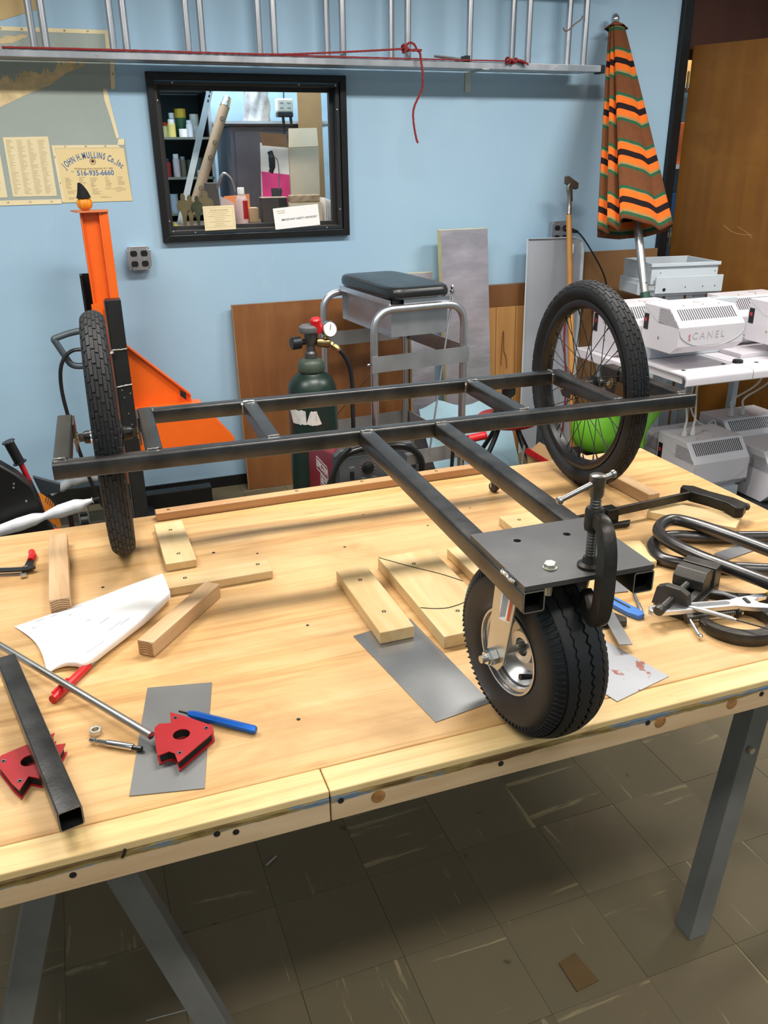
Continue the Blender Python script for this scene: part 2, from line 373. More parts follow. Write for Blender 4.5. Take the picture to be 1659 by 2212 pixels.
# ------------------------------------------------------------------ work table
MT = tr(.6, 1.4185, 0) @ rz(-.69)
tb = thing('work_table', 'big pale wooden work table with worn thick edge, carrying the welded frame', 'table', (.6, 1.4185, 0), rot=-.69)
tx0, tx1, ty0, ty1, JX = -1.15, .93, -.545, .545, -.355
part('table_top', G().box(tx0, tx1, ty0 + .052, ty1, .745, .78), tablew, tb, local=True, smooth=0, bevel=.0025)
part('edge_strip', G().box(tx0, JX - .0008, ty0 + .001, ty0 + .0512, .768, .7803), stripw, tb, local=True, smooth=0, bevel=.002)
part('edge_strip', G().box(JX + .0008, tx1, ty0 + .001, ty0 + .0512, .768, .7797), stripw, tb, local=True, smooth=0, bevel=.002)
for x0, x1 in ((tx0, JX - .001), (JX + .001, tx1)):
    o = part('apron_board', G().box(x0, x1, -.0, .05, 0, .0405), apron_worn, tb, local=True, smooth=0, bevel=.0015); o.location = (0, ty0, .7275)
part('back_apron', G().box(tx0, tx1, ty1 - .04, ty1 - .001, .69, .744), apronw, tb, local=True, smooth=0)
part('end_apron', G().box(tx1 - .035, tx1 - .001, ty0 + .051, ty1 - .041, .69, .744), apronw, tb, local=True, smooth=0)
def apron_pt(x, z): return V((x - .6, ty0 - .0008, z))
for x, z in ((.088, .758), (.113, .753), (-.094, .752), (.26, .760), (.508, .752), (.766, .757), (.99, .756)):
    p = apron_pt(x, z); part('screw_hole', G().cyl(p, p + V((0, .004, 0)), .0045, n=12), hole, tb, local=True)
for pts in (((-.028, .772), (-.03, .765), (-.033, .760)),):
    part('wood_split', G().tube([apron_pt(*p) for p in pts], .0018, 6), hole, tb, local=True)
for x, z in ((.315, .75), (.79, .752), (.93, .752)):
    p = apron_pt(x, z); part('knot', G().lathe([(.011, 0), (.006, -.0006)], p + V((0, .0005, 0)), (0, 1, 0), 12), mat('wood_knot', '9a6c3c', .6, 0, .4, 60), tb, local=True)
for x, y in ((.5, 1.62), (.31, 1.66), (.86, 1.72), (.72, 1.66), (.24, 1.05), (.33, 1.32), (1.3, 1.3), (-.15, 1.5), (-.02, 1.62), (.22, 1.7), (.6, 1.78), (1.0, 1.62)):
    part('screw_hole', G().cyl((x, y, .7790), (x, y, .7804), random.uniform(.002, .004), n=8), hole, tb)
def leg_L(p0, p1, w, t, ax, ay):   # angle-iron leg: two flanges
    p0, p1 = V(p0), V(p1); g = G(); ax, ay = V(ax), V(ay)
    q = [V((0, 0, 0)), ax * w, ax * w + ay * t, ax * t + ay * t, ax * t + ay * w, ay * w]
    return g.hexa([p0 + k for k in q], [p1 + k for k in q])
def sawhorse(cx, lab):
    s = thing('sawhorse', lab, 'sawhorse', (cx, 1.42, 0), 'sawhorses under the work table')
    for sy, yf, yt in ((-1, 1.0, 1.125), (1, 1.86, 1.73)):
        for sx in (-1, 1):
            f = (cx + sx * .252, yf, 0.004); t = (cx + sx * .035, yt, .675)
            part('leg', leg_L(f, t, .048, .004, (1 if sx < 0 else -1, 0, 0), (0, -sy, 0)), bluegrey, s, smooth=0, bevel=.003)
            k = V(f).lerp(V(t), .62); b = k + V((sx * -.02 + .004 * sx, sy * .004, 0))
            if cx > 1: part('bolt', G().cyl(b + V((0, sy * -.002, 0)), b + V((0, sy * .006, 0)), .008, n=6), zinc, s)
            m0 = V(f).lerp(V(t), .86)
            part('leg_socket', leg_L(m0 + V((-.003 * (1 if sx < 0 else -1), sy * .003, 0)), V(t) + V((-.003 * (1 if sx < 0 else -1), sy * .003, .03)), .058, .004, (1 if sx < 0 else -1, 0, 0), (0, -sy, 0)), bluegrey, s, smooth=0)
        part('end_bracket', G().box(cx - .075, cx + .075, yt - .03, yt + .03, .655, .68), bluegrey, s, smooth=0, bevel=.003)
    part('top_beam', G().box(cx - .045, cx + .045, .98, 1.87, .6805, .744), bluegrey, s, smooth=0)
sawhorse(-.117, 'blue-grey steel sawhorse holding the table end near the red magnets')
sawhorse(1.317, 'blue-grey steel sawhorse holding the table end near the clamp and wrenches')
# ------------------------------------------------------------------ welded trailer frame with three wheels
FX, FY, FZ = -.072, 1.536, 1.08
tl = thing('cargo_trailer', 'bare welded steel tube trailer frame on two spoked wheels and a fat front castor', 'trailer', (FX, FY, .78), rot=-2.04)
MFr = tr(FX, FY, 0) @ rz(-2.04)
T = .031
def sq_tube(p0, p1, w=T, wall=.0022, open_ends=False):   # hollow square tube with rounded corners, laid level
    p0, p1 = V(p0), V(p1); d = (p1 - p0).normalized(); u = V((0, 0, 1)); a = d.cross(u)
    def prof(h, r):
        q = []
        for cx, cy, a0 in ((h - r, h - r, 0), (-h + r, h - r, 90), (-h + r, -h + r, 180), (h - r, -h + r, 270)):
            q += [(cx + r * math.cos(R(a0 + k * 30)), cy + r * math.sin(R(a0 + k * 30))) for k in range(4)]
        return q
    o, i = prof(w / 2, .0035), prof(w / 2 - wall, .002); n = len(o); g = G()
    P = lambda pr, base: [base + a * x + u * y for x, y in pr]
    A, B, C_, D = P(o, p0), P(o, p1), P(i, p0), P(i, p1)
    vs = A + B + C_ + D; fs = []
    for k in range(n):
        l = (k + 1) % n
        fs += [(k, l, n + l, n + k), (2 * n + k, 3 * n + k, 3 * n + l, 2 * n + l), (k, 2 * n + k, 2 * n + l, l), (n + k, n + l, 3 * n + l, 3 * n + k)]
    return g.add(vs, fs)
def ftube(name, u0, v0, u1, v1):
    h = FZ - T / 2
    return part(name, sq_tube((u0, v0, h), (u1, v1, h)).xf(MFr), steel, tl, smooth=50)
c = T / 2
ftube('front_rail', 0, c, 1.38, c)
ftube('rear_rail', .198, .305 + c, 1.183, .305 + c)
for u in (.167 + c, .395 + c, .943 + c, 1.183 + c):
    a = .0315; b = .336 if u in (.167 + c, 1.183 + c) else .3045
    ftube('crossbar', u, a, u, b)
for u in (c, 1.38 - c): ftube('axle_stub', u, .0315, u, .336)
for u0, u1 in ((.5935, .592), (.7555, .7525)): ftube('tongue', u0, -.0005, u1, -.714)
def highlight_ring(u, v, dv):   # pale ring paints a highlight on the saw-cut edge of a tube mouth
    h = FZ - T / 2
    part('cut_edge_highlight', sq_tube((u, v, h), (u, v + dv, h), T - .0006, .0017).xf(MFr), cut_highlight, tl, smooth=0)
highlight_ring(.592, -.7142, -.0004); highlight_ring(.7525, -.7142, -.0004)
def bead(pts, r=.0035):
    g = G(); P = spline([MFr @ V(p) for p in pts], 7)
    return part('weld', g.tube([p + V((random.uniform(-1, 1), random.uniform(-1, 1), random.uniform(-.3, 1))) * .0008 for p in P], [r * random.uniform(.75, 1.2) for _ in P], 6), weld, tl)
ht = FZ + .0002
for u in (0.004, 1.352): bead([(u, .032, ht), (u + .02, .032, ht)], .0025)
for u in (.17, .40, .95, 1.186): bead([(u, .032, ht), (u + .022, .032, ht)], .0025)
for u in (.398, .946): bead([(u, .304, ht), (u + .025, .304, ht)], .0025)
for u in (.167, 1.183): bead([(u + (.031 if u < 1 else 0), .306, ht), (u + (.031 if u < 1 else 0), .333, ht)], .003)
for u in (.395, .943, 1.183): bead([(u - .0005, .304, FZ - .004), (u - .0005, .304, FZ - .027)], .0028)
for u in (.58, .742): bead([(u, -.0015, ht), (u + .024, -.0015, ht)], .0032)
for u in (1.349,): bead([(u, .032, FZ - .004), (u, .032, FZ - .027)], .0026)
bead([(.5775, -.655, FZ + .001), (.5775, -.69, FZ + .001)], .0035)
# castor plate
pz0 = FZ + .0004
part('castor_plate', G().plate([(.5785, -.713), (.7675, -.713), (.7675, -.545), (.5785, -.545)], [(.632, -.586, .0055), (.708, -.59, .0055)], pz0, pz0 + .007, MFr), mat('plate_steel', (.10, .10, .10), .42, .7, .2, 6, .06, 120), tl, smooth=30)
def hexbolt(parent, p, r=.0085, h=.007, ax=(0, 0, 1), m=zinc, name='bolt'):
    p, ax = V(p), V(ax)
    return part(name, G().lathe([(r, 0), (r, h * .8), (r * .85, h)], p, ax, 6), m, parent, smooth=30)
hexbolt(tl, (.5375, .838, pz0 + .008)); part('bolt_washer', G().cyl((.5375, .838, pz0 + .0072), (.5375, .838, pz0 + .0082), .0095), zinc, tl)
part('bolt_shank', G().tube([(.5375, .838, FZ - .032), (.5375, .838, FZ - .0005)], .005, 10), zinc, tl)
# ---- bicycle wheels
def bmx_wheel(C, yawdeg, lab=None):
    M = tr(*C) @ rz(yawdeg); w = hub('wheel', tl)
    RO, HW, RC, TC = .262, .0265, .2365, .0262    # outer radius, half width, centre-line radius, tube radius
    g = G(); n = 96; prof = []
    for k in range(17):
        b = R(-142 + 284 * k / 16); prof.append((RC + (TC - .003) * math.cos(b) * 1.0, HW * math.sin(b) * .96))
    prof = prof + [(RC - .024, .013), (RC - .024, -.013)]
    g.rings([[V((x, r * math.cos(2 * math.pi * i / n), r * math.sin(2 * math.pi * i / n))) for r, x in prof] for i in range(n)], closed=True)
    def surf(a, b, lift):
        r = RC + (TC - .003 + lift) * math.cos(b); return V(((HW * .96 + lift) * math.sin(b), r * math.cos(a), r * math.sin(a)))
    def knob(a0, a1, b0, b1, lift=.0034, skew=0):
        lo, hi = [], []
        for a, b in ((a0, b0), (a1, b0), (a1, b1), (a0, b1)):
            sk = skew * (b - b0)
            lo.append(surf(a + sk, R(b), -.001)); hi.append(surf(a + sk + (a0 + a1 - 2 * a) * .06, R(b + (b0 + b1 - 2 * b) * .06), lift))
        g.hexa(lo, hi)
    N = 46
    for k in range(N):
        a = 2 * math.pi * k / N; s = 2 * math.pi / N
        o = 0 if k % 2 else .35
        knob(a + s * .02, a + s * .93, -15, -.6, .0016); knob(a + s * .32, a + s * 1.23, .6, 15, .0016)
        knob(a - s * .30, a + s * .61, 16.5, 32, .0016); knob(a - s * .30, a + s * .61, -32, -16.5, .0016)
        knob(a + s * .05, a + s * .95, 33.5, 49, .0015); knob(a + s * .05, a + s * .95, -49, -33.5, .0015)
        knob(a - s * .40, a + s * .50, 50.5, 66, .0013); knob(a - s * .40, a + s * .50, -66, -50.5, .0013)
    part('tire', g.xf(M), rubber, w, smooth=38)
    g = G(); rp = [(.214, .0165), (.214, -.0165), (.208, -.0175), (.199, -.015), (.192, -.006), (.192, .006), (.199, .015), (.208, .0175)]
    g.rings([[V((x, r * math.cos(2 * math.pi * i / 72), r * math.sin(2 * math.pi * i / 72))) for r, x in rp] for i in range(72)], closed=True)
    part('rim', g.xf(M), mat('black_rim', (.012, .011, .010), .32, .3, .2), w, smooth=35)
    part('hub', G().lathe([(.012, -.05), (.014, -.045), (.014, -.03), (.024, -.030), (.024, -.026), (.014, -.022), (.014, .022), (.024, .026), (.024, .030), (.014, .032), (.014, .045), (.012, .05)], (0, 0, 0), (1, 0, 0), 20).xf(M), blackpaint, w)
    part('axle', G().cyl((-.072, 0, 0), (.072, 0, 0), .005, n=10).xf(M), zinc, w)
    for sx in (-1, 1):
        part('axle_nut', G().lathe([(.010, .050), (.010, .059), (.008, .060)], (0, 0, 0), (sx, 0, 0), 6).xf(M), mat('dark_nut', (.06, .055, .05), .4, .8), w, smooth=30)
        part('lock_ring', G().lathe([(.015, .0305), (.015, .037), (.013, .038)], (0, 0, 0), (sx, 0, 0), 16).xf(M), chrome if sx < 0 else iron, w)
    for k in range(36):
        a = 2 * math.pi * k / 36; sx = 1 if k % 2 else -1; j = k // 2; ah = a + R(62) * (1 if j % 2 else -1)
        p0 = V((sx * .028, .022 * math.cos(ah), .022 * math.sin(ah))); p1 = V((sx * .003, .196 * math.cos(a), .196 * math.sin(a)))
        part('spoke', G().tube([p0, p1.lerp(p0, .09), p1.lerp(p0, .085), p1], [.0011, .0011, .002, .002], 5).xf(M), mat('spoke_black', (.01, .01, .01), .65), w)
    part('valve', G().cyl((0, 0, -.193), (0, .004, -.165), .003, n=8).xf(M), blackpaint, w)
    return w
bmx_wheel((.038, 1.812, 1.0425), -2.3)
bmx_wheel((1.205, 1.781, 1.0425), -3.0)
def dropout(u, v, sx):    # steel plate hung on the tube beside the axle, with a brass washer
    h = FZ - .001
    part('dropout', G().hexa([MFr @ V((u, *p)) for p in ((v - .022, h), (v + .05, h), (v + .05, h - .03), (v + .018, h - .062), (v - .016, h - .062), (v - .022, h - .03))],
                  [MFr @ V((u + .004 * sx, *p)) for p in ((v - .022, h), (v + .05, h), (v + .05, h - .03), (v + .018, h - .062), (v - .016, h - .062), (v - .022, h - .03))]), steel, tl, smooth=0)
    part('washer', G().cyl(MFr @ V((u + .0042 * sx, v + .001, FZ - .0385)), MFr @ V((u + .0075 * sx, v + .001, FZ - .0385)), .014, n=18), brass, tl)
dropout(.0313, .279, 1); dropout(.1667, .279, -1); dropout(1.2143, .289, 1); dropout(1.3487, .289, -1)
# ---- pneumatic castor
cs = (.565, .917, .9195)
MC_ = tr(cs[0], cs[1], cs[2]) @ rz(7)
w = hub('castor', tl)
RO, HW, RC = .136, .0475, .092
def cprof(b): return (RC + (RO - RC - .002) * math.copysign(abs(math.cos(b)) ** .8, math.cos(b)), HW * math.copysign(abs(math.sin(b)) ** .85, math.sin(b)))
g = G(); n = 110; prof = [cprof(R(-150 + 300 * k / 28)) for k in range(29)] + [(.060, .022), (.060, -.022)]
g.rings([[V((x, r * math.cos(2 * math.pi * i / n), r * math.sin(2 * math.pi * i / n))) for r, x in prof] for i in range(n)], closed=True)
def csurf(a, b, lift):
    r, x = cprof(b); q = V((x, r - RC)); q = q + q.normalized() * lift; r = RC + q.y; return V((q.x, r * math.cos(a), r * math.sin(a)))
NZ = 120
for b0, b1, z0, z1 in ((-38, -22, .0, 1), (-19, -1.5, 1, 1), (1.5, 19, 1, 1), (22, 38, 1, 0)):   # zigzag tread ribs
    vs, fs = [], []
    for k in range(NZ):
        a = 2 * math.pi * k / NZ; zz = 1.7 if k % 2 else -1.7
        e0, e1 = b0 + zz * z0, b1 + zz * z1
        vs += [csurf(a, R(e0), -.001), csurf(a, R(e0), .0032), csurf(a, R((e0 + e1) / 2), .0034), csurf(a, R(e1), .0032), csurf(a, R(e1), -.001)]
    for k in range(NZ):
        l = (k + 1) % NZ
        fs += [(k * 5 + j, k * 5 + j + 1, l * 5 + j + 1, l * 5 + j) for j in range(4)]
    g.add(vs, fs)
for k in range(84):    # shoulder lugs
    a = 2 * math.pi * k / 84; da = R(1.35)
    for s in (-1, 1):
        lo = [csurf(a + i * da, R(s * b), -.001) for i, b in ((-1, 41), (1, 41), (1.2, 66), (.3, 66))]; hi = [csurf(a + i * da * .8, R(s * b), .003) for i, b in ((-1, 42), (1, 42), (1.1, 64), (.4, 64))]
        g.hexa(lo, hi)
part('tire', g.xf(MC_), rubber_cart, w, smooth=40)
g = G(); rp = []
prof = [(.066, -.036), (.0665, -.032), (.058, -.030), (.056, -.022), (.047, -.017), (.040, -.005), (.028, -.003), (.024, -.014), (.014, -.014), (.014, .014), (.024, .014), (.028, .003), (.040, .005), (.047, .017), (.056, .022), (.058, .030), (.0665, .032), (.066, .036), (.063, .036), (.060, .0), (.063, -.036)]
g.rings([[V((x * 1.2, r * math.cos(2 * math.pi * i / 48), r * math.sin(2 * math.pi * i / 48))) for r, x in prof] for i in range(48)], closed=True)
part('rim', g.xf(MC_), mat('galvanised_rim', (.5, .5, .5), .28, 1, .1, 6), w, smooth=45)
for sx in (-1, 1):
    x = sx * .060
    poly = [(-.008, -.022), (.012, -.022), (.021, -.004), (.006, .1255), (-.046, .1255), (-.021, -.004)]
    fk = [MC_ @ V((x, p[0] + .0, p[1])) for p in poly]; fk2 = [MC_ @ V((x + sx * .004, p[0], p[1])) for p in poly]
    part('fork_arm', G().hexa(fk, fk2), zinc, w, smooth=0, bevel=.0012)
part('fork_crown', G().box(-.064, .064, -.048, .030, .1257, .130).xf(MC_), zinc, w, smooth=0, bevel=.001)
part('swivel', G().lathe([(.036, .1302), (.040, .136), (.040, .142), (.034, .148)], (0, -.012, 0), (0, 0, 1), 28).xf(MC_), zinc, w)
part('top_plate', G().box(-.052, .056, -.05, .05, .1485, .153).xf(MC_), zinc, w, smooth=0, bevel=.001)
for v in (-.015, .02):
    part('mount_ear', G().box(.028, .1, v - .01, v + .01, .1532, .1545).xf(MC_), zinc, w, smooth=0)
part('axle_bolt', G().cyl((-.088, 0, 0), (.076, 0, 0), .0058, n=12).xf(MC_), zinc, w)
part('axle_nut', G().lathe([(.0125, .0645), (.0125, .075), (.010, .0765), (.010, .080)], (0, 0, 0), (-1, 0, 0), 6).xf(MC_), chrome, w, smooth=30)
part('valve', G().tube([(-.006, -.046, -.030), (-.022, -.040, -.026), (-.044, -.036, -.022)], [.0035, .0035, .0048], 10).xf(MC_), black, w)
lx = -.0643
st = G().add([MC_ @ V((lx, *p)) for p in ((-.031, .070), (-.007, .064), (-.009, .118), (-.042, .1235))], [(0, 1, 2, 3)])
part('warning_sticker', st, whitep, w, 'white sticker with orange stripe and lines of print', smooth=0)
part('sticker_stripe', G().add([MC_ @ V((lx - .0003, *p)) for p in ((-.0305, .072), (-.024, .070), (-.033, .1205), (-.0405, .1225))], [(0, 1, 2, 3)]), mat('sticker_orange', 'd4541c', .5), w, smooth=0)
g = G()
for k in range(7): g.add([MC_ @ V((lx - .0003, *p)) for p in ((-.020 + .0019 * k, .074 - k * .001), (-.0194 + .0019 * k, .074 - k * .001), (-.0264 + .0019 * k, .112), (-.027 + .0019 * k, .112))], [(0, 1, 2, 3)])
part('sticker_print', g, ink, w, smooth=0)
# ------------------------------------------------------------------ things lying on the table
TT = .7805
def block(name, label, cat, cx, cy, L, Wd, H, ang, m, screws=(), z=TT, group=None, bev=.0018):
    o = thing(name, label, cat, (cx, cy, z), group, ang)
    part('board', G().box(-L / 2, L / 2, -Wd / 2, Wd / 2, 0, H), m, o, local=True, smooth=0, bevel=bev)
    for x, y in screws:
        part('screw', G().lathe([(.0042, H - .002), (.0042, H + .0004), (.002, H + .0002), (.002, H - .001)], (0, 0, 0), (0, 0, 1), 12).xf(tr(x, y, 0)), hole, o, local=True)
    return o
block('wood_stick', 'pine stick with dark curved end grain, standing apart behind the white paper', 'wood', -.100, 1.703, .325, .039, .030, 90, pine2)
block('wood_block', 'short pine block with two screws, nearest the rear rail strip', 'wood', .143, 1.756, .228, .065, .018, 90, pine, ((.064, 0), (-.071, 0)))
block('wood_board', 'long thin pine board with two screws, partly under the rolled paper', 'wood', .199, 1.558, .232, .057, .018, 0, pine, ((-.059, .005), (.093, .012)))
st = block('wood_stick', 'loose pine stick with striped end grain lying slantwise beside the white paper', 'wood', .112, 1.411, .231, .033, .030, 50.1, pine2)
d = block('wood_block', 'pine block with two screws overlapping the shiny steel sheet', 'wood', .4655, 1.336, .262, .066, .024, 90, pine, ((.074, 0), (-.062, 0)), z=TT + .0012)
e = block('wood_plank', 'wide cracked pine plank screwed down beside the fat castor wheel', 'wood', .594, 1.322, .342, .122, .025, 90, pine, ((.116, .001), (-.096, 0)))
def crack(pts):
    part('crack', G().tube(spline([(y - 1.322, -(x - .594), .0252) for x, y in pts], 5), .0011, 5), hole, e, local=True)
crack([(.535, 1.491), (.58, 1.43), (.625, 1.375), (.654, 1.33)])
crack([(.534, 1.262), (.555, 1.250), (.578, 1.243), (.600, 1.245), (.622, 1.252), (.636, 1.266), (.654, 1.272)])
block('wood_block', 'pine block half hidden under the tongue tube, behind the castor wheel', 'wood', .724, 1.355, .266, .066, .021, 90, pine)
block('wood_block', 'small pine block with one screw seen between the two tongue tubes', 'wood', .925, 1.567, .095, .07, .020, 0, pine, ((-.012, .002),))
block('wood_stick', 'square pine stick lying under the spoked wheel nearer the white machines', 'wood', 1.285, 1.735, .335, .034, .030, 92, pine2)
block('wood_board', 'thin pine board lying below the dark bar clamp head', 'wood', 1.318, 1.452, .20, .085, .019, -51, pine)
block('wood_wedge', 'pale wooden offcut peeking out beside the castor plate', 'wood', 1.062, 1.341, .105, .075, .014, 73, pine)
s_ = block('wood_strip', 'long reddish wooden strip screwed along the back edge of the table', 'wood', .566, 1.9415, .888, .031, .021, .4, pine_red, ((-.413, 0), (-.09, .001), (.087, .003), (.3, 0)))
def end_grain(o, L, Wd, H, side=-1, n=5):
    for k in range(n):
        y0 = -Wd * .44; g = G(); zc = H * (.12 + .8 * k / n)
        pts = [V((side * (L / 2 + .0003), y0 + Wd * .88 * i / 8, zc + H * .14 * math.sin(math.pi * i / 8))) for i in range(9)]
        part('growth_ring', g.tube(pts, .00075, 5), mat('latewood', '8a5a34', .6), o, local=True)
end_grain(st, .231, .033, .030)
end_grain([o for o in bpy.data.objects if o.name.startswith('wood_stick')][0], .325, .039, .030)
def sheet(name, label, pts, m, th=.0009, z=TT):
    g = G().hexa([(x, y, z) for x, y in pts], [(x, y, z + th) for x, y in pts]); return one(name, g, m, label, 'metal sheet', smooth=0)
def plate_mat(name, a, b, rough, rust=False):
    t = NT(name); n = t.noise(t.coord((1, 1, 1)), 5, 2, .5, .3); f = t.noise(t.coord((60, 4, 4)), 2, 3, .6)
    c = t.ramp(n, [(.35, a), (.7, b)])
    if rust:
        r = t.noise(t.coord((1, 1, 1)), 26, 3, .6); c = t.mix(t.ramp(r, [(.60, 0.0), (.64, .9)]), c, '8b4a35')
    t.set(rough, .75 if not rust else .35, c); t.bump(f, .03, .0005)
    rr = t.node('ShaderNodeMapRange'); rr.inputs['To Min'].default_value = max(.05, rough - .12); rr.inputs['To Max'].default_value = rough + .12
    t.link(n, rr.inputs[0]); t.link(rr.outputs[0], t.p.inputs['Roughness']); return t.m
sheet('steel_sheet', 'dull grey steel rectangle lying under the red magnet and blue scriber', [(.029, 1.221), (.131, 1.198), (.078, .946), (-.021, .968)][::-1], plate_mat('dull_sheet', (.16, .16, .155), (.2, .2, .195), .5))
sheet('steel_sheet', 'shiny dark steel rectangle lying beside the fat castor wheel', [(.397, 1.251), (.517, 1.270), (.538, .980), (.435, .965)][::-1], plate_mat('shiny_sheet', (.30, .31, .32), (.42, .42, .41), .27))
sheet('steel_sheet', 'pale steel sheet with rust spots lying behind the castor wheel', [(.847, .937), (.726, .909), (.690, 1.050), (.812, 1.078)], plate_mat('rusty_sheet', (.34, .34, .36), (.40, .40, .42), .45, True))
sheet('steel_strip', 'flat drilled steel strip lying under the bent tube', [(1.238, 1.250), (1.236, 1.285), (1.42, 1.322), (1.43, 1.285)], plate_mat('strip_sheet', (.24, .24, .25), (.32, .32, .33), .4), .002)
sheet('steel_strip', 'dark steel strip seen through the gap below the castor plate edge', [(.93, 1.215), (.962, 1.21), (.985, 1.30), (.945, 1.31)], plate_mat('strip_sheet2', (.2, .2, .21), (.28, .28, .29), .4), .002)
# curled white drawing
far_ = spline([(-.1846, 1.5145, .001), (-.1055, 1.5384, .004), (-.0265, 1.5600, .010), (.0388, 1.5735, .019), (.0916, 1.5890, .022)], 9)
near_ = spline([(-.1270, 1.3232, .001), (-.1125, 1.3290, .008), (-.0954, 1.3290, .014), (-.0788, 1.3192, .018), (-.0627, 1.3080, .020), (-.0249, 1.3471, .020), (.0125, 1.3864, .022), (.0523, 1.4285, .026), (.1020, 1.4960, .030)], 8)
def at_(P, s):
    k = s * (len(P) - 1); i = min(int(k), len(P) - 2); return P[i].lerp(P[i + 1], k - i)
pa = thing('paper_drawing', 'curled sheet of white drawing paper lying over the thin pine board', 'paper', (-.03, 1.49, TT))
def paperfn(s, t):
    f, n = at_(far_, s), at_(near_, s); p = f.lerp(n, t)
    side = .016 * (1 - s) ** 3 * math.sin(math.pi * t)
    z = p.z + (.004 + .012 * s) * math.sin(math.pi * t) ** 1.3
    return (p.x + side * .8, p.y + side * .2, TT + .0006 + z)
def under(s, t):   # edge rolled under along the near side
    f, n = at_(far_, s), at_(near_, s); d = (V((f.x, f.y, 0)) - V((n.x, n.y, 0))).normalized(); rad = max(.0004, n.z * .46); a = math.pi * t
    return (n.x - d.x * rad * .5 * math.sin(a) + d.x * rad * t * t * 1.5, n.y - d.y * rad * .5 * math.sin(a) + d.y * rad * t * t * 1.5, TT + .0006 + n.z - rad + rad * math.cos(a))
g = G().grid(44, 22, paperfn); g.grid(44, 7, under)
bmesh.ops.remove_doubles(g.b, verts=g.b.verts, dist=.0004)
po = part('sheet', g, whitep, pa, smooth=60); sm = po.modifiers.new('thickness', 'SOLIDIFY'); sm.thickness = .0003
gp = G()
for s0, t0, ln in ((.12, .06, .05), (.2, .07, .035), (.07, .18, .03), (.34, .05, .05), (.55, .6, .06), (.62, .8, .09), (.7, .84, .06), (.44, .45, .03), (.5, .9, .1), (.3, .2, .02)):
    a, b = V(paperfn(s0, t0)), V(paperfn(s0 + ln, t0)); gp.tube([a + V((0, 0, .0006)), b + V((0, 0, .0006))], .0004, 4)
part('pencil_marks', gp, mat('pencil', '8f9095', .7), pa, smooth=0, kind='stuff')
# red marker, silver scriber/bits, nut
def rod_between(g, a, b, prof, n=14):   # prof [(t, r)]
    a, b = V(a), V(b); L = (b - a).length; return g.lathe([(r, t * L) for t, r in prof], a, (b - a), n)
mk = thing('marker_pen', 'red felt marker with grey band lying beneath the curled paper', 'pen', (-.08, 1.29, TT))
A, B = V((-.034, 1.353, TT + .0075)), V((-.117, 1.232, TT + .0075))
part('barrel', rod_between(G(), A, B, [(.30, .0062), (.32, .0072), (.62, .0072), (.64, .0074), (1, .0074)]), redp, mk)
part('grip', rod_between(G(), A, B, [(.07, .0035), (.12, .0052), (.299, .0066)]), mat('grey_plastic', '8a8888', .5), mk)
part('tip', rod_between(G(), A, B, [(0, .001), (.01, .0018), (.068, .0032)]), redp, mk)
part('clip', G().bar(A.lerp(B, .66) + V((-.004, .002, .0076)), A.lerp(B, .95) + V((-.004, .002, .0078)), .004, .0015), redp, mk, smooth=0)
nt = thing('hex_nut', 'loose zinc hex nut lying by the silver bit holder', 'nut', (-.057, 1.127, TT))
part('body', G().plate([(.0095 * math.cos(R(60 * k + 12)), .0095 * math.sin(R(60 * k + 12))) for k in range(6)], [(0, 0, .0052)], 0, .009), mat('nut_zinc', (.6, .6, .55), .35, .9), nt, local=True, smooth=30, bevel=.0006)
bh = thing('bit_holder', 'silver magnetic bit holder with black bit between nut and red magnet', 'tool', (-.03, 1.08, TT))
A, B = V((-.066, 1.1065, TT + .0058)), V((.006, 1.0565, TT + .0058))
part('shank', rod_between(G(), A, B, [(0, .0034), (.03, .004), (.10, .004), (.11, .0028), (.15, .0028), (.16, .004), (.33, .004)], 6), chrome, bh, smooth=30)
part('sleeve', rod_between(G(), A, B, [(.331, .0050), (.35, .0055), (.80, .0055), (.82, .005)]), chrome, bh)
part('bit', rod_between(G(), A, B, [(.821, .0034), (.9, .0034), (.905, .0042), (.98, .0042), (1, .002)], 8), black, bh, smooth=30)
sc = thing('scriber', 'blue hexagonal aluminium handled scriber lying by the red magnet', 'tool', (.12, 1.075, TT))
A, B = V((.078, 1.117, TT + .0095)), V((.171, 1.038, TT + .007))
part('handle', rod_between(G(), A, B, [(.04, .0045), (.12, .0066), (.97, .0066), (1, .005)], 6), mat('blue_anodised', '1560c0', .3, .5), sc, smooth=30)
part('tip', rod_between(G(), A, B, [(-.10, .0022), (-.02, .0022), (.039, .0028)], 8), black, sc)
# red arrow magnets
MAG = [(.054, 1.115), (.071, 1.100), (.110, 1.058), (.109, 1.042), (.050, .992), (.048, 1.014), (.041, 1.021), (.025, 1.017), (.024, 1.034), (.027, 1.084), (.035, 1.092), (.052, 1.087)]
MAG = [(x - .063, y - 1.054) for x, y in MAG]
def magnet(cx, cy, z, ang, lab):
    m = thing('welding_magnet', lab, 'magnet', (cx, cy, z), 'red arrow shaped welding magnets', ang)
    for z0 in (0, .015): part('steel_face', G().plate(MAG[::-1], [(0, 0, .0125)], z0, z0 + .0022), red, m, local=True, smooth=30, bevel=.0003)
    part('core', G().plate([(x * .92, y * .92) for x, y in MAG][::-1], [(0, 0, .0135)], .0023, .0149), hole, m, local=True, smooth=0)
    for x, y in ((-.003, .043), (.037, .001), (-.008, -.042)): part('rivet', G().lathe([(.0036, .0172), (.0036, .0179), (.0018, .0178), (.0016, .0165)], (0, 0, 0), (0, 0, 1), 12).xf(tr(x, y, 0)), chrome, m, local=True)
magnet(.063, 1.054, TT + .0012, 0, 'red arrow shaped welding magnet on the dull grey steel sheet')
magnet(-.147, 1.074, TT + .0002, 160, 'red arrow shaped welding magnet pinned under the loose square tube')
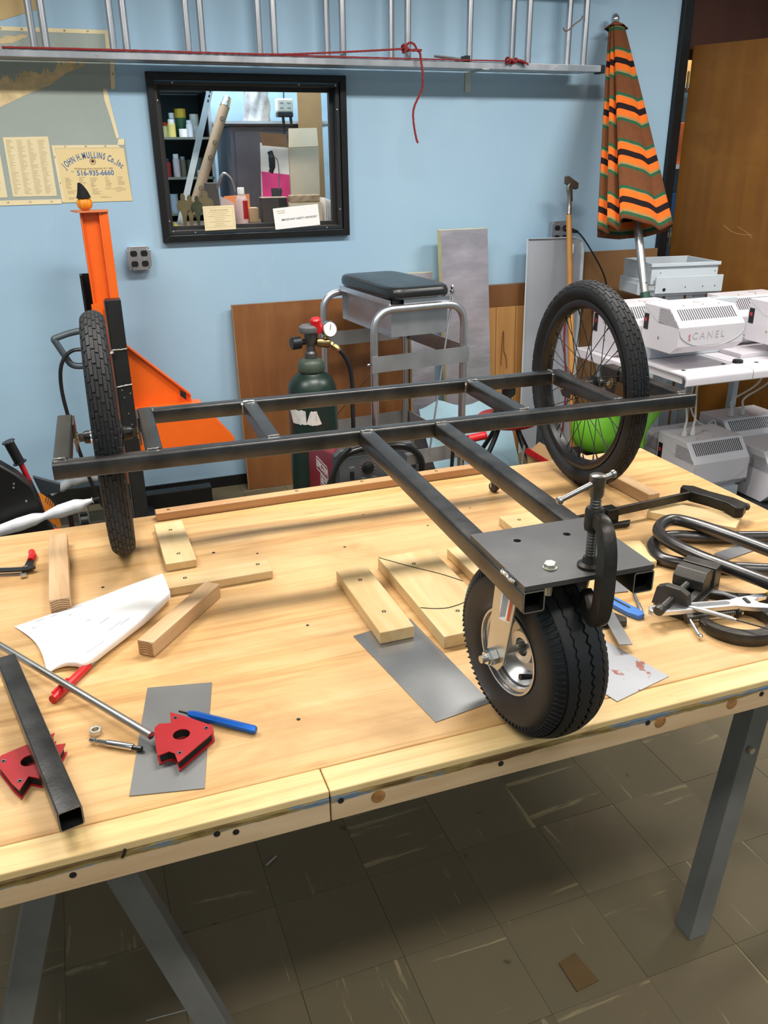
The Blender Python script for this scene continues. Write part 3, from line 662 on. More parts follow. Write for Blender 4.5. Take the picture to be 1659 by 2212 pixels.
sq = thing('square_tube', 'loose length of dark square steel tube lying across a red magnet', 'steel tube', (-.15, 1.11, TT + .018))
p0, p1 = V((-.0925, .909, TT + .036)), V((-.1835, 1.325, TT + .0345))
part('tube', sq_tube(p0, p1), steel, sq, smooth=50)
dq = (p0 - p1).normalized(); part('cut_edge_highlight', sq_tube(p0 + dq * .0002, p0 + dq * .0006, T - .0006, .0017), cut_highlight, sq, smooth=0)  # edge highlight put in as a pale ring on the loose tube's cut end
rd = thing('steel_rod', 'thin bright steel rod lying diagonally across the red marker', 'rod', (-.09, 1.23, TT))
part('rod', G().cyl((-.275, 1.535, TT + .0215), (-.204, 1.420, TT + .0215), .006, n=14).tube([(-.204, 1.420, TT + .0215), (.021, 1.061, TT + .0225)], .006, 14), mat('bright_rod', (.36, .35, .33), .36, 1, .1), rd)
# red-handled wire stripper
ws = thing('wire_stripper', 'small red handled wire stripper lying near the table end', 'pliers', (-.16, 1.77, TT))
part('handle', G().tube(spline([(-.158, 1.838, TT + .007), (-.156, 1.815, TT + .007), (-.160, 1.792, TT + .007)], 5), [.0075] * 4 + [.0085] * 4 + [.007] * 3, 8), redp, ws)
part('handle', G().tube(spline([(-.290, 1.79, TT + .007), (-.262, 1.778, TT + .007), (-.240, 1.769, TT + .007)], 5), .007, 8), redp, ws)
part('blade', G().prism([(-.167, 1.793), (-.152, 1.793), (-.156, 1.745), (-.176, 1.742)], TT + .004, TT + .008), black, ws, smooth=0)
part('blade', G().prism([(-.242, 1.773), (-.240, 1.757), (-.172, 1.738), (-.148, 1.744), (-.150, 1.752), (-.180, 1.757)], TT + .0082, TT + .0115), black, ws, smooth=0)
part('pivot', G().cyl((-.168, 1.752, TT + .0115), (-.168, 1.752, TT + .014), .005, n=10), chrome, ws)
part('jaw_tip', G().prism([(-.180, 1.733), (-.168, 1.735), (-.166, 1.722), (-.178, 1.720)], TT + .003, TT + .008), chrome, ws, smooth=0)
part('jaw_spring', G().bar((-.225, 1.768, TT + .012), (-.19, 1.757, TT + .012), .003, .001), chrome, ws, smooth=0)
# ---- C-clamp holding the castor plate
def c_frame(poly_pts, r0, sec, M):
    pts = spline(poly_pts, 6); return G().tube([M @ p for p in pts], 1, sec=sec)
CX, CY = .588, .823
cl = thing('c_clamp', 'dark iron C-clamp gripping the castor plate with its screw upright', 'clamp', (CX, CY, FZ))
SEC = [(-.009, -.011), (-.009, .011), (-.004, .0125), (.004, .0125), (.009, .011), (.009, -.011), (.004, -.0125), (-.004, -.0125)]
dx, dy = -.17, -.985   # throat opens away from the camera side
def cp(u, z): return V((CX + dx * u, CY + dy * u, z))
pts = spline([cp(-.004, 1.150), cp(.016, 1.158), cp(.034, 1.152), cp(.044, 1.132), cp(.047, 1.105), cp(.047, 1.070), cp(.044, 1.045), cp(.036, 1.030), cp(.022, 1.026), cp(.004, 1.040), cp(-.006, 1.0485)], 6)
n_ = len(pts); rs = [.62 + .38 * math.sin(math.pi * min(1, i / (n_ - 1) * 1.0)) ** .6 for i in range(n_)]
part('frame', G().tube(pts, rs, sec=SEC), iron, cl, smooth=35)
part('screw_boss', G().lathe([(.0115, 0), (.0125, .004), (.0125, .026), (.0105, .031)], (CX, CY, 1.140), (0, 0, 1), 12), iron, cl)
def threads(g, p0, p1, r, pitch, n=14, turns=None):
    p0, p1 = V(p0), V(p1); L = (p1 - p0).length; prof = [(r * .8, 0)]; k = int(L / pitch)
    for i in range(k): prof += [(r * .8, i * pitch + pitch * .1), (r, i * pitch + pitch * .4), (r, i * pitch + pitch * .6), (r * .8, i * pitch + pitch * .9)]
    prof.append((r * .8, L)); return g.lathe(prof, p0, p1 - p0, n)
part('screw', threads(G(), (CX, CY, 1.094), (CX, CY, 1.190), .0072, .0042), mat('greased_steel', (.16, .15, .13), .35, .9, .25, 30), cl, smooth=60)
part('screw_head', G().lathe([(.0085, 1.186), (.0095, 1.190), (.0095, 1.199), (.0105, 1.201), (.0105, 1.214), (.008, 1.2155)], (CX, CY, 0), (0, 0, 1), 12), MC['greased_steel'], cl)
part('swivel_pad', G().lathe([(.0165, FZ + .0078), (.0165, FZ + .011), (.011, FZ + .014), (.009, FZ + .022)], (CX, CY, 0), (0, 0, 1), 22), iron, cl)
hb = [V((CX - .056, CY - .004, 1.190)), V((CX, CY, 1.2065)), V((CX + .0235, CY + .002, 1.212))]
part('handle', G().tube(spline(hb, 6), .0035, 10), mat('worn_bar', (.33, .32, .30), .33, .95), cl)
for p in (hb[0], hb[2]): part('handle_knob', G().lathe([(.003, -.004), (.0052, -.002), (.0052, .002), (.003, .004)], p, hb[2] - hb[0], 10), MC['worn_bar'], cl)
# ---- C-clamp lying on its side
c2 = thing('c_clamp', 'dark iron C-clamp lying flat beneath the chrome wrench', 'clamp', (1.05, 1.02, TT))
zc = TT + .0125
P2 = spline([(1.006, 1.046, zc), (1.004, 1.022, zc), (1.012, .998, zc), (1.032, .975, zc), (1.062, .9635, zc), (1.092, .969, zc), (1.117, .988, zc), (1.128, 1.012, zc), (1.124, 1.040, zc), (1.110, 1.056, zc)], 6)
SEC2 = [(-.0105, -.011), (-.0125, -.004), (-.0125, .004), (-.0105, .011), (.0105, .011), (.0125, .004), (.0125, -.004), (.0105, -.011)]
part('frame', G().tube(P2, [.70 + .32 * math.sin(math.pi * i / (len(P2) - 1)) for i in range(len(P2))], sec=SEC2), iron, c2, smooth=35)
part('screw', threads(G(), (.992, 1.066, zc + .001), (1.086, 1.049, zc + .001), .0062, .004), MC['greased_steel'], c2, smooth=60)
part('swivel_pad', G().lathe([(.006, 0), (.0115, .004), (.0115, .009), (.008, .011)], (1.080, 1.050, zc + .001), (.98, -.18, 0), 16), iron, c2)
part('screw_head', G().cyl((.984, 1.068, zc + .001), (.996, 1.0655, zc + .001), .0085, n=12), MC['greased_steel'], c2)
part('handle', G().tube([(.998, 1.083, zc + .004), (.990, 1.067, zc + .001), (.973, 1.014, zc - .006)], .003, 8), chrome, c2)
part('handle_knob', G().lathe([(.003, -.004), (.0048, -.002), (.0048, .002), (.003, .004)], (.973, 1.013, zc - .006), (.3, 1, 0), 10), chrome, c2)
# ---- bent tube hairpins
bt = thing('bent_tube', 'dark steel tube bent into a tight double hairpin loop', 'bent tube', (1.2, 1.22, TT))
zt, zb = TT + .0423, TT + .0145
up = spline([(x * 1.0223, y * 1.0223, zt) for x, y in ((1.290, 1.04), (1.261, 1.165), (1.236, 1.255), (1.212, 1.324), (1.186, 1.362), (1.150, 1.357), (1.112, 1.322), (1.101, 1.268), (1.112, 1.195), (1.135, 1.12), (1.160, 1.04))], 6)
tubem = mat('bend_steel', (.075, .072, .07), .3, .8, .3, 12, .05)
part('tube', G().tube(up, .0135, 14), tubem, bt)
lo = spline([(1.42, 1.09, zb), (1.27, 1.160, zb), (1.172, 1.215, zb), (1.115, 1.258, zb), (1.098, 1.295, zb), (1.118, 1.343, zb), (1.160, 1.372, zb), (1.205, 1.366, zb), (1.245, 1.345, zb), (1.31, 1.318, zb), (1.385, 1.290, zb)], 6)
part('tube', G().tube(lo, .0135, 14), tubem, bt)
for p, q in ((lo[-1], lo[-2]), (up[-1], up[-2])): part('tube_mouth', G().cyl(p - (q - p).normalized() * .0003, p - (q - p).normalized() * .0005, .0112, n=14), hole, bt)
# ---- small drill vise
vs_ = thing('machine_vise', 'small dark steel bench vise with jaws, standing by the bent tube', 'vise', (1.046, 1.142, TT))
va = V((.87, .49, 0)).normalized(); vb = V((-.49, .87, 0)).normalized(); vo = V((1.046, 1.142, TT))
def VM(): return Matrix(((va.x, vb.x, 0, vo.x), (va.y, vb.y, 0, vo.y), (0, 0, 1, vo.z), (0, 0, 0, 1)))
VMx = VM()
viron = mat('vise_steel', (.075, .07, .062), .42, .7, .3, 14, .1)
part('base', G().prism([(-.082, -.028), (-.07, -.036), (.075, -.036), (.085, -.026), (.085, .026), (.075, .036), (-.07, .036), (-.082, .028)], 0, .016, VMx), viron, vs_, smooth=0, bevel=.0015)
for y in (-.029, .015): part('guide_rail', G().box(-.08, .05, y, y + .014, .0165, .028, VMx), viron, vs_, smooth=0, bevel=.001)
part('fixed_jaw', G().prism([(.05, .0), (.085, .0), (.085, .052), (.078, .058), (.05, .058)], -.034, .034, VMx @ Matrix(((1, 0, 0, 0), (0, 0, 1, 0), (0, 1, 0, 0), (0, 0, 0, 1)))).xf(Matrix()), viron, vs_, smooth=0, bevel=.0015)
g = G().prism([(-.004, .0285), (.04, .0285), (.04, .058), (.034, .062), (.012, .062), (-.004, .048)], -.03, .03, VMx @ Matrix(((1, 0, 0, 0), (0, 0, 1, 0), (0, 1, 0, 0), (0, 0, 0, 1))))
part('moving_jaw', g, viron, vs_, smooth=0, bevel=.0015)
part('jaw_plate', G().box(.0405, .044, -.03, .03, .034, .056, VMx), steel_pale, vs_, smooth=0)
part('end_block', G().prism([(-.036, 0), (.036, 0), (.030, .036), (.014, .044), (-.014, .044), (-.030, .036)], -.082, -.066, VMx @ Matrix(((0, 0, 1, 0), (1, 0, 0, 0), (0, 1, 0, .0165), (0, 0, 0, 1)))), viron, vs_, smooth=0, bevel=.001)
part('screw', threads(G(), VMx @ V((-.125, 0, .036)), VMx @ V((-.004, 0, .036)), .0068, .003), viron, vs_, smooth=60)
part('screw_head', G().lathe([(.008, 0), (.010, .003), (.010, .014), (.008, .017)], VMx @ V((-.142, 0, .036)), va, 12), viron, vs_)
# ---- adjustable wrenches
def adj_wrench(name, lab, A, B, w0, w1, th, z, m, jawm, head=1.0, flip=1):
    A, B = V(A), V(B); d = (B - A); L = d.length; d.normalize(); n = V((-d.y, d.x, 0)) * flip
    M = Matrix(((d.x, n.x, 0, A.x), (d.y, n.y, 0, A.y), (0, 0, flip, z if flip > 0 else z + th), (0, 0, 0, 1)))
    t = thing(name, lab, 'wrench', (A.x, A.y, z))
    return t, M, L
t, M, L = adj_wrench('adjustable_wrench', 'chrome adjustable wrench with hanging hole in its long handle', (.930, 1.092, 0), (1.147, 1.044, 0), 1, 1, .010, TT + .0205, mat('satin_chrome', (.72, .72, .73), .34, .95), MC['satin_chrome'])
part('handle', G().plate([(.004, -.013), (.155, -.0115), (.172, -.018), (.190, -.024), (.214, -.030), (.226, -.022), (.204, -.008), (.200, .002), (.212, .008), (.196, .020), (.172, .017), (.155, .011), (.004, .013), (-.006, .0095), (-.010, 0), (-.006, -.0095)], [(.005, 0, .0075)], 0, .010, M), MC['satin_chrome'], t, smooth=30, bevel=.0012)
part('panel', G().prism([(.024, -.0065), (.145, -.006), (.150, 0), (.145, .006), (.024, .0065)], .0100, .0106, M), steel_pale, t, smooth=0, bevel=.0006)
part('maker_mark', text(G(), 'DROP FORGED', M @ tr(.085, 0, .0108), .008, ext=.0001), mat('stamp_grey', '8d8f93', .5, .5), t, smooth=0)
part('moving_jaw', G().prism([(.203, .010), (.213, .009), (.232, .014), (.236, .022), (.214, .026), (.196, .021)], .001, .009, M), chrome, t, smooth=30, bevel=.001)
part('knurl', threads(G(), M @ V((.183, -.008, .0085)), M @ V((.183, .010, .0085)), .0048, .0035), iron, t, smooth=0)
t, M, L = adj_wrench('adjustable_wrench', 'dark adjustable wrench with navy and yellow cushioned handle', (1.078, 1.104, 0), (1.30, 1.046, 0), 1, 1, .011, TT + .003, iron, iron)
darkw = mat('black_oxide', (.012, .012, .012), .35, .3, .2)
part('head', G().prism([(.0, .026), (.012, .034), (.034, .030), (.050, .020), (.085, .011), (.112, .011), (.112, -.011), (.085, -.012), (.060, -.016), (.046, -.014), (.034, -.002), (.028, .010), (.014, .018)], 0, .012, M), darkw, t, smooth=30, bevel=.0015)
part('fixed_jaw_face', G().prism([(.001, .026), (.012, .033), (.032, .029), (.041, .012), (.062, -.010), (.056, -.013), (.036, .006), (.026, .016), (.013, .020)], .0121, .0126, M), steel_pale, t, smooth=0)
part('moving_jaw', G().prism([(-.006, -.014), (.004, -.004), (.028, -.001), (.040, -.010), (.058, -.018), (.05, -.026), (.02, -.026), (-.004, -.022)], .001, .011, M), darkw, t, smooth=30, bevel=.0012)
part('knurl', threads(G(), M @ V((.052, .006, .0115)), M @ V((.068, .002, .0115)), .0055, .0035), iron, t, smooth=0)
part('collar', G().prism([(.112, -.0135), (.128, -.014), (.128, .014), (.112, .0135)], -.001, .0145, M), mat('yellow_rubber', 'e0b020', .5), t, smooth=30, bevel=.003)
part('grip', G().prism([(.1285, -.014), (.20, -.0155), (.25, -.013), (.25, .013), (.20, .0155), (.1285, .014)], -.0015, .0155, M), mat('navy_rubber', '1c2a40', .5), t, smooth=30, bevel=.003)
part('grip_lettering', text(G(), 'VISE-GRIP', M @ tr(.185, 0, .0158), .013, True, ext=.0003), MC['yellow_rubber'], t, smooth=0)
# ---- brazing wire / pin vise over the clamp
wr = thing('pin_scriber', 'thin steel scriber with pale tapered barrel lying over the fallen clamp', 'tool', (1.01, 1.04, TT))
A, B = V((.964, 1.126, TT + .029)), V((1.075, .935, TT + .036))
part('needle', rod_between(G(), A, B, [(0, .0008), (.1, .0016), (1, .0016)], 8), iron, wr)
part('barrel', rod_between(G(), A, B, [(.27, .0022), (.32, .0038), (.36, .0048), (.60, .0042), (.66, .002)], 12), mat('pale_barrel', (.62, .61, .6), .35, .7), wr)
# ---- blue cutter, small rod, square
bl = thing('utility_handle', 'flat blue handled tool lying behind the castor wheel', 'tool', (.915, 1.15, TT))
part('handle', G().prism([(.880, 1.235), (.900, 1.222), (.915, 1.188), (.931, 1.122), (.926, 1.110), (.911, 1.109), (.901, 1.130), (.893, 1.168), (.872, 1.215)][::-1], TT, TT + .010), mat('blue_plastic', '3e74bd', .4), bl, smooth=30, bevel=.002)
part('slot', G().prism([(.899, 1.203), (.905, 1.196), (.917, 1.142), (.913, 1.139), (.906, 1.165)][::-1], TT + .0101, TT + .0104), black, bl, smooth=0)
sr = thing('hex_key', 'short thin steel pin lying near the chrome wrench hole', 'tool', (.945, 1.155, TT))
part('pin', rod_between(G(), (.966, 1.20, TT + .0045), (.931, 1.125, TT + .0045), [(0, .003), (.6, .003), (.61, .0042), (.95, .0042), (1, .003)], 8), mat('pin_steel', (.3, .3, .31), .35, .9), sr)
qs = thing('combination_square', 'small combination square with iron head and steel blade near the castor', 'square', (.84, 1.1, TT))
QM = tr(.851, 1.108, TT) @ rz(-108)
part('blade', G().box(-.045, .085, -.0115, .0115, .0135, .0155, QM), mat('ruler_steel', (.27, .27, .27), .38, .9, .15), qs, smooth=0)
part('head', G().prism([(-.030, -.052), (-.006, -.052), (.003, -.04), (.003, .028), (-.012, .032), (-.038, .006), (-.030, -.03)], 0, .0132, QM), iron, qs, smooth=0, bevel=.0015)
part('head_rib', G().tube([QM @ V(p) for p in ((-.025, -.045, .014), (-.004, -.045, .014), (-.004, -.015, .014), (-.024, -.015, .014))], .002, 6, closed=True), iron, qs)
part('lock_nut', G().cyl(QM @ V((-.036, -.01, .008)), QM @ V((-.05, -.01, .008)), .006, n=12), iron, qs)
# ---- bar clamp lying behind the plate
bc = thing('bar_clamp', 'dark sliding bar clamp lying behind the bent tube', 'clamp', (1.25, 1.5, TT))
zq = TT + .030
part('bar', G().bar((1.02, 1.498, zq), (1.385, 1.520, zq + .004), .007, .021), iron, bc, smooth=0, bevel=.001)
part('fixed_jaw', G().prism([(1.352, 1.512), (1.350, 1.548), (1.366, 1.560), (1.388, 1.545), (1.400, 1.500), (1.425, 1.445), (1.428, 1.405), (1.400, 1.385), (1.382, 1.392), (1.385, 1.425), (1.372, 1.470)][::-1], zq - .010, zq + .016), mat('black_iron', (.02, .019, .017), .4, .5, .3, 20, .2), bc, smooth=30, bevel=.003)
part('jaw_tip', G().lathe([(.006, 0), (.009, .004), (.009, .010), (.005, .014)], (1.425, 1.412, zq + .004), (1, -.35, 0), 10), iron, bc)
part('slide_jaw', G().prism([(1.075, 1.488), (1.165, 1.488), (1.150, 1.470), (1.08, 1.478)][::-1], TT + .004, TT + .014), MC['black_iron'], bc, smooth=0, bevel=.002)
part('slide_head', G().box(1.10, 1.13, 1.486, 1.518, TT, zq + .016), MC['black_iron'], bc, smooth=0, bevel=.002)
# small castor standing at the back of the table
sc2 = thing('small_castor', 'tiny black chrome castor standing on the table below the tongue', 'castor', (.966, 1.800, TT))
part('wheel', G().lathe([(.004, -.008), (.0125, -.0075), (.0135, -.004), (.0135, .004), (.0125, .0075), (.004, .008)], (.966, 1.797, TT + .0135), (1, .3, 0), 20), black, sc2)
part('fork', G().tube(fillet([(.957, 1.797, TT + .0135), (.957, 1.80, TT + .033), (.975, 1.80, TT + .033), (.975, 1.797, TT + .0135)], .006), .0022, 8), chrome, sc2)
part('stem', G().cyl((.966, 1.801, TT + .033), (.966, 1.801, TT + .062), .0055, n=12), chrome, sc2)
# ------------------------------------------------------------------ on the back wall
YP = YW - .0012
def wpoly(g, pts, y, th=.0006):   # thin sheet on the wall: pts (x, z)
    return g.hexa([(x, y, z) for x, z in pts], [(x, y - th, z) for x, z in pts])
MWALL = Matrix(((1, 0, 0, 0), (0, 0, -1, 0), (0, 1, 0, 0), (0, 0, 0, 1)))   # text plane facing the camera side
def wm(x, y, z): return tr(x, y, z) @ MWALL
ps = thing('wall_map', 'large torn sage green wall map with cream numbered border and printed advertisement', 'poster', (.06, YW, 1.417))
sage = mat('sage_map', '9fa8a0', .7, 0, .05, 4)
part('map_sheet', wpoly(G(), [(-.50, 2.092), (.318, 2.092), (.330, 2.02), (.318, 1.872), (.270, 1.872), (.300, 1.678), (.333, 1.678), (.335, 1.422), (-.5, 1.414)][::-1], YP), sage, ps, smooth=0)
random.seed(3)
tp = [(-.50, 1.66), (-.152, 1.797), (-.05, 1.842), (.06, 1.885), (.13, 1.930), (.214, 1.962)]
tpu = []
x = .205
while x > -.5:
    tpu.append((x, 1.975 - max(0, (.19 - x)) * .17 + random.uniform(-.022, .022) - (.02 if x < .1 else 0))); x -= random.uniform(.003, .013)
part('torn_patch', wpoly(G(), tp + tpu, YP - .0008), mat('torn_paper', 'd6bd90', .8, 0, .2, 30), ps, 'torn cream backing paper', smooth=0)
part('torn_patch', wpoly(G(), [(-.5, 2.02), (-.12, 2.03), (-.06, 2.035), (.0, 2.06), (-.02, 2.068), (-.05, 2.058), (-.08, 2.062), (-.11, 2.045), (-.5, 2.05)], YP - .0008), MC['torn_paper'], ps, smooth=0)
nst = [0]
def strip(pts):
    nst[0] += 1; return part('border_strip', wpoly(G(), pts, YP - .0009 - .00005 * nst[0]), paper, ps, smooth=0)
strip([(-.5, 2.078), (.306, 2.078), (.322, 2.093), (-.5, 2.093)]); strip([(.300, 2.0), (.318, 2.0), (.3225, 2.0925), (.304, 2.0775)])
strip([(.302, 1.872), (.320, 1.872), (.331, 1.99), (.312, 1.99)])
strip([(.269, 1.872), (.284, 1.872), (.311, 1.68), (.299, 1.678), (.282, 1.77), (.268, 1.83)])
strip([(.300, 1.652), (.328, 1.652), (.331, 1.677), (.306, 1.677)])
strip([(.028, 1.6405), (.312, 1.641), (.300, 1.653), (.027, 1.6525)]); strip([(.0275, 1.6515), (.0395, 1.64), (.050, 1.424), (.036, 1.424)])
strip([(-.5, 1.414), (.034, 1.417), (.034, 1.436), (-.5, 1.436)])
g = G()
for n_, x, z in (('15', -.10, 2.085), ('16', -.02, 2.085), ('18', .144, 2.085), ('19', .235, 2.085), ('17', .081, 1.6467), ('18', .165, 1.6467), ('19', .247, 1.6467), ('14', -.185, 1.427), ('15', -.096, 1.427), ('16', -.008, 1.427), ('A', .3125, 2.02), ('B', .318, 1.93), ('E', .0335, 1.605), ('F', .0405, 1.50)):
    text(g, n_, wm(x, YP - .0018, z), .0105, True, ext=.0001)
part('grid_numbers', g, ink, ps, smooth=0)
part('advert_panel', wpoly(G(), [(.041, 1.421), (.3345, 1.4215), (.324, 1.640), (.041, 1.640)], YP - .0010), mat('advert_paper', 'e6cf98', .75, 0, .05, 4), ps, smooth=0)
part('list_sheet', wpoly(G(), [(-.160, 1.450), (.0185, 1.4495), (.0185, 1.687), (-.160, 1.684)], YP - .0012), paper, ps, smooth=0)
part('list_sheet', wpoly(G(), [(-.50, 1.447), (-.182, 1.448), (-.182, 1.625), (-.50, 1.625)], YP - .0012), paper, ps, smooth=0)
g = G(); xs = 'JOHN H.MULLINS Co.,Inc'
gw = dict(J=.85, O=1.08, H=1.08, N=1.08, M=1.30, U=1.05, L=.85, I=.5, S=.92, C=1.0, o=.85, n=.82, c=.78); gw.update({' ': .45, '.': .42, ',': .40})
tot = sum(gw[c] for c in xs); acc = 0
for c in xs:   # lettering set on an arch
    wv = gw[c]; t_ = (acc + wv / 2) / tot - .5; acc += wv
    a = -t_ * R(84); rr = .1885; x = .187 - rr * math.sin(a); z = 1.4305 + rr * math.cos(a) - .007
    if c != ' ': text(g, c, tr(x, YP - .0020 - (.0006 if len(g.b.verts) % 2 else 0) - acc * .00004, z) @ MWALL @ rz(math.degrees(a)), .036, True, ext=.0002, squash=.56)
part('arched_name', g, inkb, ps, smooth=0)
part('phone_number', text(text(G(), '516-935-6660', wm(.192, YP - .0020, 1.5395), .030, True, ext=.0002, squash=.92), 'Tel', wm(.0965, YP - .0020, 1.547), .009), inkb, ps, smooth=0)
part('address_line', text(G(), '100 Bethpage Road, Hicksville, NY 11801', wm(.187, YP - .0020, 1.558), .0098, ext=.0001), inkr, ps, smooth=0)
part('emblem_ring', G().torus((.187, YP - .0018, 1.5865), (0, 1, 0), .0115, .0012, 20, 5), inkr, ps)
part('emblem_tree', G().prism([(.006 * math.cos(R(k * 30)) * (1 + .25 * (k % 2)), .0055 * math.sin(R(k * 30)) * (1 + .2 * (k % 2)) + .001) for k in range(12)], 0, .0003, wm(.187, YP - .0018, 1.5865)), mat('maroon_ink', '3a1512', .7), ps, smooth=0)
g = G(); random.seed(11)
for cx, z0, n_ in ((.062, 1.519, 9), (.120, 1.522, 7), (.166, 1.519, 8), (.229, 1.522, 8), (.282, 1.522, 7)):
    for k in range(n_): g.box(cx, cx + random.uniform(.012, .03), YP - .0022, YP - .0018, z0 - k * .0052, z0 - k * .0052 + .0024)
for cx, z0, n_ in ((.065, 1.468, 3), (.168, 1.474, 5), (.27, 1.478, 4), (.225, 1.478, 2), (.20, 1.443, 2), (.065, 1.440, 2)):
    for k in range(n_): g.box(cx, cx + random.uniform(.02, .045), YP - .0022, YP - .0018, z0 - k * .0052, z0 - k * .0052 + .0022)
part('small_print', g, inkf, ps, smooth=0, kind='stuff')
g = G()
for c_ in range(4):
    for k in range(40):
        x0 = -.152 + c_ * .042; z = 1.672 - k * .0054
        if z > 1.457: g.box(x0, x0 + random.uniform(.012, .031), YP - .0023, YP - .0019, z, z + .0018)
for k in range(24): g.box(-.25, -.195 - random.uniform(0, .02), YP - .0023, YP - .0019, 1.60 - k * .0056, 1.602 - k * .0056)
part('list_print', g, inkf, ps, smooth=0, kind='stuff')
one('pinned_card', wpoly(G(), [(-.4, 2.02), (-.098, 2.112), (.050, 2.157), (.057, 2.30), (-.4, 2.30)][::1], YP), mat('tan_card', 'c7ab78', .75, 0, .06), 'slanting tan card at the top corner behind the ladder rungs', 'card', smooth=0)
# ---- aluminium extension ladder hung on its side
ld = thing('extension_ladder', 'aluminium extension ladder hung sideways along the wall above the window', 'ladder', (1.2, 4.03, 1.965))
def chan(y0, y1, z0, z1, x0, x1):
    g = G(); t = .004
    return g.box(x0, x1, y0, y1, z0, z0 + t).box(x0, x1, y0, y0 + t, z0 + t, z1).box(x0, x1, y1 - t, y1, z0 + t, z1)
for y, x0, x1, nm in ((3.972, -1.2, 2.628, 'rail'), (4.045, -1.45, 2.585, 'rail')):
    part(nm, G().box(x0, x1, y, y + .062, 1.9675, 1.9965), alu, ld, smooth=0, bevel=.002)
    part(nm, G().box(x0, x1, y, y + .062, 2.355, 2.384), alu, ld, smooth=0, bevel=.002)
for k in range(-4, 9):
    x = .063 + k * .3095
    part('rung', G().cyl((x, 4.0, 1.9967), (x, 4.0, 2.355), .0155, n=14), alu, ld)
    if k != 6 and k > -5:
        x = .018 + k * .3085 + (.0 if k < 7 else .008)
        part('rung', G().cyl((x, 4.078, 1.9967), (x, 4.078, 2.355), .0155, n=14), alu, ld)
part('rail_end_cap', G().box(2.629, 2.655, 3.975, 4.036, 1.962, 2.000), black, ld, smooth=0, bevel=.003)
for x in (2.375, .25, -.12): part('rivet', G().cyl((x, 3.9715, 1.982), (x, 3.969, 1.982), .004, n=8), alu, ld)
for nm, x, lb in (('ladder_hook', 1.99, 'steel angle hook on the wall carrying the ladder rail'), ('ladder_hook', -.6, 'steel angle hook beyond the frame carrying the ladder rail')):
    h = thing(nm, lb, 'hook', (x, YW, 1.95), 'hooks under the ladder')
    part('arm', G().box(x - .015, x + .015, 3.955, YW - .001, 1.9635, 1.9670), zinc, h, smooth=0); part('back', G().box(x - .015, x + .015, YW - .006, YW - .001, 1.88, 1.9634), zinc, h, smooth=0)
part('lock_lever', G().tube(fillet([(1.735, 3.985, 2.016), (1.85, 3.985, 2.006), (1.90, 4.0, 1.9995)], .02), [.0055] + [.008] * 7 + [.008], 8), chrome, ld)
part('lock_body', G().box(1.89, 1.915, 3.975, 4.03, 1.9968, 2.022), black, ld, smooth=0, bevel=.002)
rope = mat('red_rope', '8c2a2a', .75, 0, .35, 160, .6, 300)
def twisted(g, pts, r):
    P = spline(pts, 10); 
    for ph in (0, math.pi * 2 / 3, math.pi * 4 / 3):
        q = []
        L = 0
        for i, p in enumerate(P):
            if i: L += (p - P[i - 1]).length
            a = L / .011 + ph; q.append(p + V((math.cos(a) * .4, math.sin(a) * .6, math.sin(a) * .6 + math.cos(a) * .3)) * r * .5)
        g.tube(q, r * .62, 6)
    return g
rp_ = thing('red_rope', 'dark red rope knotted round the ladder rungs with one end hanging down', 'rope', (1.62, 3.96, 1.7))
ry0 = 3.955
part('hanging_end', twisted(G(), [(1.618, ry0 - .006, 2.034), (1.645, ry0 - .008, 2.028), (1.655, ry0 - .008, 1.99), (1.664, ry0 - .01, 1.92), (1.660, ry0, 1.87), (1.628, ry0 + .01, 1.80), (1.626, ry0 + .01, 1.74), (1.640, ry0 + .01, 1.672), (1.648, ry0 + .01, 1.652)], .0065), rope, rp_)
part('taut_run', twisted(G(), [(-.1, 3.968, 1.999), (.4, 3.967, 2.000), (.8, 3.966, 2.0), (1.0, 3.966, 2.002), (1.25, 3.968, 2.016), (1.45, 3.973, 2.030), (1.565, ry0, 2.037)], .0052), rope, rp_)
part('slack_run', twisted(G(), [(.9, 3.968, 1.9995), (1.4, 3.968, 2.0), (1.85, 3.966, 2.001), (2.09, 3.965, 2.002), (2.2, 3.965, 1.996)], .0042), rope, rp_)
g = G()
for c_, ax in (((1.575, ry0, 2.040), (1, .4, .3)), ((1.583, ry0, 2.036), (.3, .2, 1)), ((1.578, ry0 - .004, 2.033), (.8, .1, -.6))): g.torus(c_, ax, .0125, .0062, 16, 7)
part('knot', g, rope, rp_); part('loop', twisted(G(), [(1.58, ry0, 2.045), (1.60, ry0 - .004, 2.062), (1.622, ry0 - .006, 2.055), (1.633, ry0 - .006, 2.034), (1.600, ry0 - .012, 2.032), (1.655, ry0 - .012, 2.033)], .006), rope, rp_)
g = G()
for c_, ax in (((2.105, 3.962, 2.004), (1, .4, .3)), ((2.125, 3.962, 2.002), (.6, .2, 1)), ((2.14, 3.96, 2.003), (.8, .1, -.6))): g.torus(c_, ax, .012, .0058, 16, 7)
part('knot', g, rope, rp_); part('rope_tail', twisted(G(), [(2.13, 3.96, 2.006), (2.175, 3.955, 2.004), (2.21, 3.955, 1.99)], .006), rope, rp_)
hk = thing('wire_hook', 'bent wire hook hooked on a rung near the umbrella top', 'hook', (2.44, 3.975, 2.15))
part('wire', G().tube(spline([(2.402, 3.978, 2.152), (2.412, 3.975, 2.138), (2.43, 3.972, 2.143), (2.462, 3.974, 2.168), (2.498, 3.978, 2.190), (2.506, 3.98, 2.205)], 6), .0035, 7), mat('rusty_wire', (.22, .15, .12), .5, .5), hk)
